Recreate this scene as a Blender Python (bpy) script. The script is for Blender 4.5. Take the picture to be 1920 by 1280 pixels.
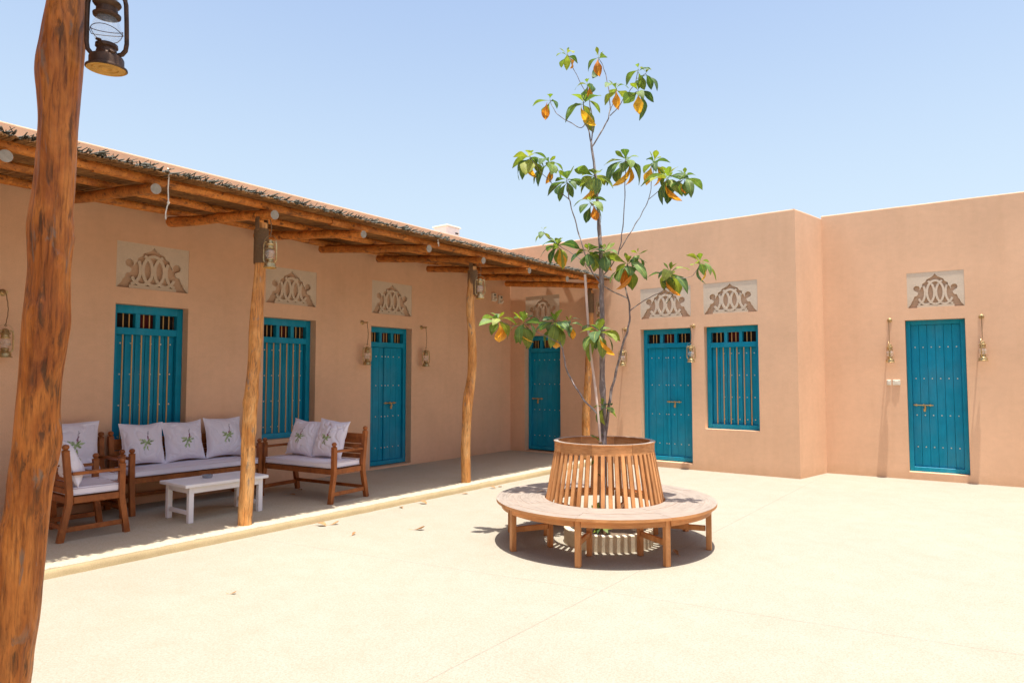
import bpy, math, random
from mathutils import Vector, Matrix, noise

for o in list(bpy.data.objects):
    bpy.data.objects.remove(o)
S = bpy.context.scene
COL = S.collection
PI = math.pi
rad = math.radians

# ---------------------------------------------------------------- camera
cam_d = bpy.data.cameras.new('camera')
cam_d.sensor_width = 36.0
cam_d.lens = 36.0 * 1252.9 / 1920.0
cam_d.clip_start = 0.05
cam_d.clip_end = 2000
cam = bpy.data.objects.new('camera', cam_d)
COL.objects.link(cam)
cam.location = (0, 0, 1.6)
cam.rotation_euler = (PI/2 + 0.0528824, 0.0, 0.644293)
S.camera = cam

# ---------------------------------------------------------------- sky, sun, exposure
SUN_DIR = Vector((1.6, -1.0, 16.0)).normalized()      # towards the sun
world = bpy.data.worlds.new('World')
S.world = world
world.use_nodes = True
wn = world.node_tree
bg = wn.nodes['Background']
sky = wn.nodes.new('ShaderNodeTexSky')
sky.sky_type = 'NISHITA'
sky.sun_disc = False
sky.sun_elevation = math.asin(SUN_DIR.z)
sky.sun_rotation = math.atan2(SUN_DIR.x, SUN_DIR.y)
sky.air_density = 1.0
sky.dust_density = 2.6
sky.ozone_density = 1.6
hz = wn.nodes.new('ShaderNodeMix'); hz.data_type = 'RGBA'; hz.inputs[0].default_value = 0.2
gc = wn.nodes.new('ShaderNodeTexCoord'); sz_ = wn.nodes.new('ShaderNodeSeparateXYZ'); hr_ = wn.nodes.new('ShaderNodeMapRange')
wn.links.new(gc.outputs['Generated'], sz_.inputs[0]); wn.links.new(sz_.outputs['Z'], hr_.inputs['Value'])
hr_.interpolation_type = 'SMOOTHSTEP'
hr_.inputs['From Min'].default_value = 0.05; hr_.inputs['From Max'].default_value = 0.75
hr_.inputs['To Min'].default_value = 0.70; hr_.inputs['To Max'].default_value = 0.0
wn.links.new(hr_.outputs[0], hz.inputs[0])
wn.links.new(sky.outputs[0], hz.inputs[6]); hz.inputs[7].default_value = (3.05, 3.55, 3.75, 1)      # pale desert haze, thickest at the horizon
wn.links.new(hz.outputs[2], bg.inputs[0])
bg.inputs[1].default_value = 0.128
sun_d = bpy.data.lights.new('sun', 'SUN')
sun_d.energy = 4.3
sun_d.angle = rad(0.55)
sun_d.color = (1.0, 0.955, 0.88)
sun = bpy.data.objects.new('sun', sun_d)
COL.objects.link(sun)
sun.rotation_euler = SUN_DIR.to_track_quat('Z', 'Y').to_euler()
vs = S.view_settings
vs.view_transform = 'Standard'
vs.look = 'None'
vs.exposure = 0.96
vs.gamma = 1.0
vs.use_curve_mapping = False
S.render.engine = 'CYCLES'
S.cycles.max_bounces = 10
S.cycles.diffuse_bounces = 6

# ---------------------------------------------------------------- materials
def newmat(name):
    m = bpy.data.materials.new(name)
    m.use_nodes = True
    nt = m.node_tree
    return m, nt, nt.nodes['Principled BSDF']

def node(nt, t, **kw):
    n = nt.nodes.new(t)
    for k, v in kw.items():
        setattr(n, k, v)
    return n

def coords(nt, scale=(1, 1, 1), per_object=True, rot=(0, 0, 0)):
    tc = node(nt, 'ShaderNodeTexCoord')
    mp = node(nt, 'ShaderNodeMapping')
    mp.inputs['Scale'].default_value = scale
    mp.inputs['Rotation'].default_value = rot
    nt.links.new(tc.outputs['Object'], mp.inputs[0])
    if per_object:
        oi = node(nt, 'ShaderNodeObjectInfo')
        mu = node(nt, 'ShaderNodeMath', operation='MULTIPLY')
        mu.inputs[1].default_value = 37.0
        nt.links.new(oi.outputs['Random'], mu.inputs[0])
        cb = node(nt, 'ShaderNodeCombineXYZ')
        for i in range(3):
            nt.links.new(mu.outputs[0], cb.inputs[i])
        nt.links.new(cb.outputs[0], mp.inputs['Location'])
    return mp.outputs[0]

def noise_tex(nt, vec, scale, detail=4, rough=0.55, dist=0.0):
    n = node(nt, 'ShaderNodeTexNoise')
    n.inputs['Scale'].default_value = scale
    n.inputs['Detail'].default_value = detail
    n.inputs['Roughness'].default_value = rough
    n.inputs['Distortion'].default_value = dist
    nt.links.new(vec, n.inputs['Vector'])
    return n.outputs['Fac']

def ramp(nt, fac, stops):
    r = node(nt, 'ShaderNodeValToRGB')
    e = r.color_ramp.elements
    while len(e) < len(stops):
        e.new(0.5)
    for i, (p, c) in enumerate(stops):
        e[i].position = p
        e[i].color = (c[0], c[1], c[2], 1)
    nt.links.new(fac, r.inputs[0])
    return r.outputs[0]

def mix(nt, fac, a, b, blend='MIX'):
    m = node(nt, 'ShaderNodeMix', data_type='RGBA', blend_type=blend)
    if isinstance(fac, float):
        m.inputs[0].default_value = fac
    else:
        nt.links.new(fac, m.inputs[0])
    for i, v in ((6, a), (7, b)):
        if isinstance(v, tuple):
            m.inputs[i].default_value = (v[0], v[1], v[2], 1)
        else:
            nt.links.new(v, m.inputs[i])
    return m.outputs[2]

def bump(nt, bsdf, height, strength, dist, prev=None):
    b = node(nt, 'ShaderNodeBump')
    b.inputs['Strength'].default_value = strength
    b.inputs['Distance'].default_value = dist
    nt.links.new(height, b.inputs['Height'])
    if prev:
        nt.links.new(prev, b.inputs['Normal'])
    nt.links.new(b.outputs[0], bsdf.inputs['Normal'])
    return b.outputs[0]

def gray(v):
    return (v, v, v)

def scaled(c, k):
    return (c[0]*k, c[1]*k, c[2]*k)

def mat_stucco(name, col, b1=1.0, rough=0.9, var=0.10):
    m, nt, p = newmat(name)
    v = coords(nt, per_object=False)
    vst = coords(nt, (1, 1, 1.6), per_object=False)
    big = noise_tex(nt, v, 0.8, 5, 0.6)
    mid = noise_tex(nt, vst, 9, 4, 0.6, 0.3)
    c = ramp(nt, big, [(0.3, scaled(col, 1-var)), (0.7, scaled(col, 1+var*0.6))])
    c2 = ramp(nt, mid, [(0.35, gray(0.955)), (0.65, gray(1.0))])
    run = noise_tex(nt, coords(nt, (1, 1, 0.09), per_object=False), 5.5, 5, 0.65, 0.2)
    c = mix(nt, 1.0, c, ramp(nt, run, [(0.30, (0.965, 0.955, 0.94)), (0.52, gray(1.0))]), 'MULTIPLY')
    tcz = node(nt, 'ShaderNodeTexCoord'); spz = node(nt, 'ShaderNodeSeparateXYZ')
    nt.links.new(tcz.outputs['Object'], spz.inputs[0])
    ad = node(nt, 'ShaderNodeMath', operation='MULTIPLY_ADD'); ad.inputs[1].default_value = 0.35
    nt.links.new(big, ad.inputs[0]); nt.links.new(spz.outputs['Z'], ad.inputs[2])
    c = mix(nt, 1.0, c, ramp(nt, ad.outputs[0], [(0.16, (0.88, 0.86, 0.83)), (0.36, gray(1.0))]), 'MULTIPLY')
    fin = noise_tex(nt, v, 130, 3, 0.6)
    c3 = ramp(nt, fin, [(0.3, gray(0.80)), (0.6, gray(1.0))])
    o = mix(nt, 1.0, mix(nt, 1.0, c, c2, 'MULTIPLY'), c3, 'MULTIPLY')
    nt.links.new(o, p.inputs['Base Color'])
    p.inputs['Roughness'].default_value = rough
    p.inputs['Specular IOR Level'].default_value = 0.15
    n1 = bump(nt, p, mid, 0.2*b1, 0.004)
    f2 = noise_tex(nt, vst, 55, 4, 0.65)
    n2 = bump(nt, p, f2, 0.4*b1, 0.0016, n1)
    bump(nt, p, fin, 0.4*b1, 0.0008, n2)
    return m

def mat_ground(name, col, side=None):
    m, nt, p = newmat(name)
    v = coords(nt, per_object=False)
    big = noise_tex(nt, v, 0.45, 5, 0.6)
    c = ramp(nt, big, [(0.3, scaled(col, 0.95)), (0.7, scaled(col, 1.02))])
    mid = noise_tex(nt, v, 4.0, 5, 0.65, 0.4)
    cm = ramp(nt, mid, [(0.3, (0.955, 0.94, 0.91)), (0.62, gray(1.0))])
    vo = node(nt, 'ShaderNodeTexVoronoi')
    vo.inputs['Scale'].default_value = 150
    nt.links.new(v, vo.inputs['Vector'])
    peb = ramp(nt, vo.outputs['Color'], [(0.15, (0.72, 0.67, 0.58)), (0.5, gray(0.97)), (0.85, gray(1.05))])
    fin = noise_tex(nt, v, 70, 4, 0.7)
    cf = ramp(nt, fin, [(0.32, (0.86, 0.83, 0.77)), (0.55, gray(1.0))])
    o = mix(nt, 1.0, mix(nt, 1.0, mix(nt, 0.4, mix(nt, 1.0, c, cm, 'MULTIPLY'), peb, 'MULTIPLY'), cf, 'MULTIPLY'), gray(1.0), 'MULTIPLY')
    nt.links.new(o, p.inputs['Base Color'])
    p.inputs['Roughness'].default_value = 0.85
    p.inputs['Specular IOR Level'].default_value = 0.2
    n1 = bump(nt, p, vo.outputs['Distance'], 0.5, 0.0025)
    bump(nt, p, fin, 0.5, 0.003, n1)
    return m

def polar(nt, vec, rs=14.0, asc=1.3):
    # grain that runs round the bench: (angle * radius, radius, height)
    s = node(nt, 'ShaderNodeSeparateXYZ'); nt.links.new(vec, s.inputs[0])
    at = node(nt, 'ShaderNodeMath', operation='ARCTAN2')
    nt.links.new(s.outputs['Y'], at.inputs[0]); nt.links.new(s.outputs['X'], at.inputs[1])
    ln = node(nt, 'ShaderNodeVectorMath', operation='LENGTH')
    cz = node(nt, 'ShaderNodeCombineXYZ'); nt.links.new(s.outputs['X'], cz.inputs[0]); nt.links.new(s.outputs['Y'], cz.inputs[1])
    nt.links.new(cz.outputs[0], ln.inputs[0])
    oi = node(nt, 'ShaderNodeObjectInfo')
    m1 = node(nt, 'ShaderNodeMath', operation='MULTIPLY_ADD'); m1.inputs[1].default_value = asc
    of = node(nt, 'ShaderNodeMath', operation='MULTIPLY'); of.inputs[1].default_value = 31.0
    nt.links.new(oi.outputs['Random'], of.inputs[0])
    nt.links.new(at.outputs[0], m1.inputs[0]); nt.links.new(of.outputs[0], m1.inputs[2])
    m2 = node(nt, 'ShaderNodeMath', operation='MULTIPLY'); m2.inputs[1].default_value = rs
    nt.links.new(ln.outputs['Value'], m2.inputs[0])
    m3 = node(nt, 'ShaderNodeMath', operation='MULTIPLY'); m3.inputs[1].default_value = rs
    nt.links.new(s.outputs['Z'], m3.inputs[0])
    o = node(nt, 'ShaderNodeCombineXYZ')
    for i, q in enumerate((m1, m2, m3)): nt.links.new(q.outputs[0], o.inputs[i])
    return o.outputs[0]

def mat_wood(name, dark, light, grain=(14, 14, 1.2), sc=2.2, rough=0.6, streak=None, top=None, knots=False, bstr=0.5, var=0.25, ring=False):
    m, nt, p = newmat(name)
    v = polar(nt, coords(nt, per_object=False), 26.0, 2.2) if ring else coords(nt, grain)
    v1 = coords(nt, (1, 1, 1))
    g = noise_tex(nt, v, sc, 6, 0.65, 0.6)
    c = ramp(nt, g, [(0.28, dark), (0.52, tuple((a+b)/2 for a, b in zip(dark, light))), (0.75, light)])
    b = noise_tex(nt, v1, 3.0, 4, 0.6)
    c = mix(nt, 1.0, c, ramp(nt, b, [(0.3, gray(0.72)), (0.7, gray(1.15))]), 'MULTIPLY')
    oi = node(nt, 'ShaderNodeObjectInfo')
    c = mix(nt, 1.0, c, ramp(nt, oi.outputs['Random'], [(0.0, gray(1-var)), (1.0, gray(1+var*0.5))]), 'MULTIPLY')
    if streak:
        vs_ = coords(nt, (grain[0]*1.1, grain[1]*1.1, grain[2]*2.0))
        s1 = noise_tex(nt, vs_, 1.15, 3, 0.55, 0.4)
        f = ramp(nt, s1, [(0.56, gray(0.0)), (0.68, gray(0.8))])
        c = mix(nt, f, c, streak)
        s2 = noise_tex(nt, v, 6, 3, 0.7, 0.2)
        f2 = ramp(nt, s2, [(0.55, gray(0)), (0.68, gray(0.75))])
        c = mix(nt, f2, c, scaled(streak, 0.7))
    if top:
        ge = node(nt, 'ShaderNodeNewGeometry')
        sx = node(nt, 'ShaderNodeSeparateXYZ')
        nt.links.new(ge.outputs['Normal'], sx.inputs[0])
        f = ramp(nt, sx.outputs['Z'], [(0.80, gray(0)), (0.96, gray(0.92))])
        wt = ramp(nt, g, [(0.3, scaled(top, 0.62)), (0.5, scaled(top, 0.9)), (0.7, scaled(top, 1.1))])
        c = mix(nt, f, c, wt)
    nt.links.new(c, p.inputs['Base Color'])
    p.inputs['Roughness'].default_value = rough
    p.inputs['Specular IOR Level'].default_value = 0.3
    bump(nt, p, g, bstr, 0.003)
    return m

def mat_plain(name, col, rough=0.5, metal=0.0, var=0.08, sc=30, bstr=0.15, spec=0.5):
    m, nt, p = newmat(name)
    v = coords(nt)
    n = noise_tex(nt, v, sc, 4, 0.6)
    c = ramp(nt, n, [(0.3, scaled(col, 1-var)), (0.7, scaled(col, 1+var))])
    nt.links.new(c, p.inputs['Base Color'])
    p.inputs['Roughness'].default_value = rough
    p.inputs['Metallic'].default_value = metal
    p.inputs['Specular IOR Level'].default_value = spec
    if bstr:
        bump(nt, p, n, bstr, 0.0015)
    return m

def mat_paint(name, col):
    m, nt, p = newmat(name)
    v = coords(nt, (16, 16, 1.2))
    g = noise_tex(nt, v, 2.0, 5, 0.6, 0.4)
    v1 = coords(nt)
    b = noise_tex(nt, v1, 5.0, 5, 0.65)
    c = ramp(nt, b, [(0.3, scaled(col, 0.86)), (0.7, scaled(col, 1.06))])
    c = mix(nt, 1.0, c, ramp(nt, g, [(0.25, gray(0.85)), (0.6, gray(1.0))]), 'MULTIPLY')
    w1 = noise_tex(nt, coords(nt, (3, 3, 1)), 22, 6, 0.75)
    c = mix(nt, ramp(nt, w1, [(0.66, gray(0.0)), (0.72, gray(0.5))]), c, scaled(col, 0.35))
    w2 = noise_tex(nt, coords(nt, (1, 1, 0.5), per_object=False), 1.6, 4, 0.6)
    c = mix(nt, ramp(nt, w2, [(0.45, gray(0.0)), (0.75, gray(0.14))]), c, (0.30, 0.38, 0.40))
    nt.links.new(c, p.inputs['Base Color'])
    p.inputs['Roughness'].default_value = 0.42
    p.inputs['Specular IOR Level'].default_value = 0.18
    bump(nt, p, g, 0.35, 0.0015)
    return m

def mat_leaf(name, cols, trans=0.3, rough=0.58):
    m, nt, p = newmat(name)
    oi = node(nt, 'ShaderNodeObjectInfo')
    c = ramp(nt, oi.outputs['Random'], [(i/(len(cols)-1), c) for i, c in enumerate(cols)])
    v = coords(nt)
    n = noise_tex(nt, v, 18, 5, 0.65)
    c = mix(nt, 1.0, c, ramp(nt, n, [(0.3, (0.62, 0.55, 0.45)), (0.6, gray(1.05))]), 'MULTIPLY')
    # pale midrib and side veins along the leaf (object x is the leaf axis, y the width)
    tc = node(nt, 'ShaderNodeTexCoord')
    sp = node(nt, 'ShaderNodeSeparateXYZ')
    nt.links.new(tc.outputs['UV'], sp.inputs[0])
    ab = node(nt, 'ShaderNodeMath', operation='ABSOLUTE')
    nt.links.new(sp.outputs['Y'], ab.inputs[0])
    rib = ramp(nt, ab.outputs[0], [(0.0, gray(0.55)), (0.07, gray(0.0))])
    wv = node(nt, 'ShaderNodeMath', operation='MULTIPLY_ADD')
    nt.links.new(ab.outputs[0], wv.inputs[0])
    wv.inputs[1].default_value = -0.35
    nt.links.new(sp.outputs['X'], wv.inputs[2])
    fr = node(nt, 'ShaderNodeMath', operation='MULTIPLY')
    nt.links.new(wv.outputs[0], fr.inputs[0])
    fr.inputs[1].default_value = 9.0
    fc = node(nt, 'ShaderNodeMath', operation='FRACT')
    nt.links.new(fr.outputs[0], fc.inputs[0])
    vein = ramp(nt, fc.outputs[0], [(0.0, gray(0.3)), (0.14, gray(0.0))])
    c = mix(nt, vein, c, scaled(cols[-1], 1.5))
    c = mix(nt, rib, c, scaled(cols[-1], 1.9))
    nt.links.new(c, p.inputs['Base Color'])
    p.inputs['Roughness'].default_value = rough
    p.inputs['Specular IOR Level'].default_value = 0.35
    tr = node(nt, 'ShaderNodeBsdfTranslucent')
    nt.links.new(mix(nt, 1.0, c, (1.4, 1.5, 0.6), 'MULTIPLY'), tr.inputs[0])
    ms = node(nt, 'ShaderNodeMixShader')
    ms.inputs[0].default_value = trans
    nt.links.new(p.outputs[0], ms.inputs[1])
    nt.links.new(tr.outputs[0], ms.inputs[2])
    nt.links.new(ms.outputs[0], nt.nodes['Material Output'].inputs[0])
    bump(nt, p, n, 0.4, 0.003)
    return m

def mat_glass(name):
    m, nt, p = newmat(name)
    v = coords(nt)
    n = noise_tex(nt, v, 30, 4, 0.6)
    c = ramp(nt, n, [(0.3, (0.80, 0.84, 0.82)), (0.7, (0.97, 0.99, 0.98))])
    nt.links.new(c, p.inputs['Base Color'])
    p.inputs['Roughness'].default_value = 0.06
    p.inputs['IOR'].default_value = 1.45
    p.inputs['Alpha'].default_value = 0.15
    return m

M = {}
WALLC = (0.83, 0.52, 0.328)
M['stucco'] = mat_stucco('pink_sand_stucco', WALLC)
M['panel'] = mat_stucco('cream_gypsum', (0.73, 0.60, 0.46), 0.5, var=0.05)
M['recess'] = mat_stucco('tan_recess_plaster', (0.64, 0.43, 0.29), 0.6, var=0.05)
M['ground'] = mat_ground('pebble_wash_paving', (0.352, 0.322, 0.262))
M['porch'] = mat_ground('porch_screed', (0.52, 0.45, 0.34))
M['kerb'] = mat_stucco('rough_kerb_face', (0.60, 0.47, 0.27), 2.2, var=0.16)
M['subbase'] = mat_plain('joint_sand', (0.36, 0.31, 0.24), 0.95, 0, 0.1, 60, 0.3)
M['concrete'] = mat_stucco('planter_concrete', (0.72, 0.65, 0.50), 1.2, var=0.1)
M['soil'] = mat_plain('dry_soil', (0.16, 0.11, 0.07), 0.95, 0, 0.4, 40, 0.8)
M['teal'] = mat_paint('turquoise_paint', (0.003, 0.27, 0.425))
M['gold'] = mat_plain('brass_bar', (0.62, 0.36, 0.12), 0.45, 0.25, 0.1, 60, 0.1)
M['stud'] = mat_plain('nickel_stud', (0.75, 0.68, 0.55), 0.35, 0.6, 0.1, 60, 0.0)
M['latch'] = mat_plain('old_brass', (0.55, 0.36, 0.14), 0.4, 0.6, 0.2, 60, 0.1)
M['curtain'] = mat_plain('red_curtain', (0.12, 0.008, 0.008), 0.9, 0, 0.3, 12, 0.0)
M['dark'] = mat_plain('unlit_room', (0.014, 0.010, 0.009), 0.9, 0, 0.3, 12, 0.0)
def mat_trunk(name, pal=((0.20, 0.050, 0.010), (0.38, 0.115, 0.018), (0.56, 0.20, 0.038), (0.74, 0.34, 0.09)), dark=(0.075, 0.034, 0.012), grey=(0.20, 0.15, 0.11), thr=0.52):
    m, nt, p = newmat(name)
    v = coords(nt, (1, 1, 0.35), per_object=False)
    vg = coords(nt, (1, 1, 0.055), per_object=False)
    vd = coords(nt, (1, 1, 0.16), per_object=False)
    big = noise_tex(nt, v, 6, 5, 0.65, 0.8)
    c = ramp(nt, big, [(0.25, pal[0]), (0.42, pal[1]), (0.58, pal[2]), (0.78, pal[3])])
    gr = noise_tex(nt, vg, 95, 5, 0.7, 0.5)
    c = mix(nt, 1.0, c, ramp(nt, gr, [(0.3, (0.30, 0.24, 0.20)), (0.48, gray(0.92)), (0.75, (1.25, 1.2, 1.15))]), 'MULTIPLY')
    d1 = noise_tex(nt, vd, 42, 4, 0.62, 0.5)
    d2 = noise_tex(nt, v, 9, 3, 0.6, 0.3)
    mm = node(nt, 'ShaderNodeMath', operation='MULTIPLY')
    nt.links.new(ramp(nt, d1, [(thr, gray(0.0)), (thr+0.11, gray(0.85))]), mm.inputs[0])
    nt.links.new(ramp(nt, d2, [(0.40, gray(0.0)), (0.58, gray(1.0))]), mm.inputs[1])
    c = mix(nt, mm.outputs[0], c, dark)
    gy = noise_tex(nt, coords(nt, (1, 1, 0.3), per_object=False), 15, 4, 0.6, 0.6)
    c = mix(nt, ramp(nt, gy, [(0.61, gray(0.0)), (0.68, gray(0.75))]), c, grey)
    nt.links.new(c, p.inputs['Base Color'])
    p.inputs['Roughness'].default_value = 0.5
    p.inputs['Specular IOR Level'].default_value = 0.35
    n1 = bump(nt, p, big, 0.9, 0.016)
    n2 = bump(nt, p, gr, 0.7, 0.003, n1)
    iv = node(nt, 'ShaderNodeMath', operation='SUBTRACT'); iv.inputs[0].default_value = 1.0
    nt.links.new(mm.outputs[0], iv.inputs[1])
    bump(nt, p, iv.outputs[0], 0.8, 0.003, n2)
    return m
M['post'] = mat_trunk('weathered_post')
M['lightpost'] = mat_trunk('pale_timber_post', ((0.45, 0.17, 0.045), (0.64, 0.27, 0.07), (0.80, 0.41, 0.14), (0.92, 0.58, 0.27)), (0.20, 0.10, 0.045), (0.24, 0.20, 0.17), 0.56)  # paler trunk palette for the long porch posts
M['log'] = mat_wood('peeled_log', (0.42, 0.115, 0.02), (0.86, 0.335, 0.065), (8, 8, 8), 1.6, 0.55, streak=(0.10, 0.04, 0.015), bstr=0.5)
M['cut'] = mat_plain('sawn_end', (0.34, 0.29, 0.23), 0.8, 0, 0.18, 30, 0.3)
M['rope'] = mat_plain('coir_rope', (0.20, 0.115, 0.055), 0.95, 0, 0.3, 90, 0.8)
M['string'] = mat_plain('pale_string', (0.62, 0.56, 0.47), 0.9, 0, 0.1, 60, 0.3)
M['reed'] = mat_wood('brown_reed', (0.12, 0.05, 0.016), (0.42, 0.21, 0.07), (3, 3, 3), 3.0, 0.7, var=0.1)
M['frond'] = mat_plain('grey_frond', (0.105, 0.10, 0.075), 0.75, 0, 0.5, 25, 0.5)
M['teak'] = mat_wood('oiled_teak', (0.50, 0.20, 0.065), (0.80, 0.41, 0.17), (7, 7, 1.2), 2.4, 0.5, bstr=0.3, var=0.16)
M['teak_ring'] = mat_wood('oiled_teak_curved', (0.50, 0.20, 0.065), (0.80, 0.41, 0.17), (7, 7, 1.2), 2.4, 0.5, bstr=0.3, var=0.16, ring=True)
M['teak_top'] = mat_wood('bleached_teak', (0.50, 0.20, 0.065), (0.80, 0.41, 0.17), (5, 5, 5), 2.4, 0.6, ring=True, top=(0.30, 0.265, 0.228), bstr=0.3, var=0.16)
M['chair'] = mat_wood('red_brown_timber', (0.22, 0.062, 0.016), (0.46, 0.15, 0.038), (6, 6, 3), 2.4, 0.38, bstr=0.2, var=0.12)
M['white'] = mat_plain('white_painted_wood', (0.86, 0.85, 0.86), 0.4, 0, 0.02, 8, 0.05)
M['cushion'] = mat_plain('lilac_white_canvas', (0.83, 0.79, 0.85), 0.85, 0, 0.03, 240, 0.5, 0.2)
M['rust'] = mat_plain('rusty_lantern_tin', (0.075, 0.038, 0.020), 0.5, 0.5, 0.45, 35, 0.3)
M['brass'] = mat_plain('tarnished_brass', (0.50, 0.36, 0.17), 0.36, 0.75, 0.3, 30, 0.2)
M['under'] = mat_plain('bounce_tinted_base', (0.50, 0.27, 0.055), 0.6, 0.2, 0.2, 30, 0.2)  # yellow-brown bounce from the ground put into the base colour
M['glass'] = mat_glass('cloudy_lamp_glass')
M['ashglass'] = mat_plain('smoky_glass', (0.28, 0.30, 0.33), 0.12, 0, 0.1, 30, 0.0)
M['plastic'] = mat_plain('ivory_plastic', (0.72, 0.66, 0.54), 0.45, 0, 0.03, 20, 0.0)
M['acwhite'] = mat_plain('white_roof_unit', (0.80, 0.80, 0.78), 0.6, 0, 0.03, 10, 0.05)
M['bark'] = mat_wood('grey_brown_bark', (0.13, 0.095, 0.085), (0.36, 0.29, 0.27), (9, 9, 3), 3, 0.8, streak=(0.60, 0.55, 0.50), bstr=0.7, var=0.08)
M['stake'] = mat_wood('pale_stake', (0.52, 0.36, 0.28), (0.74, 0.60, 0.50), (6, 6, 1), 3, 0.7, bstr=0.2, var=0.02)
M['leaf'] = mat_leaf('green_leaf', [(0.05, 0.115, 0.04), (0.10, 0.18, 0.055), (0.17, 0.25, 0.06), (0.30, 0.33, 0.05)], 0.28)
M['newleaf'] = mat_leaf('young_leaf', [(0.13, 0.20, 0.025), (0.26, 0.28, 0.03), (0.18, 0.27, 0.05)], 0.4)
M['orange'] = mat_leaf('orange_leaf', [(0.58, 0.18, 0.03), (0.78, 0.32, 0.04), (0.82, 0.46, 0.06)], 0.42, 0.5)
M['dry'] = mat_leaf('dry_leaf', [(0.28, 0.13, 0.05), (0.40, 0.21, 0.09), (0.52, 0.30, 0.14)], 0.1, 0.7)

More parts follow.
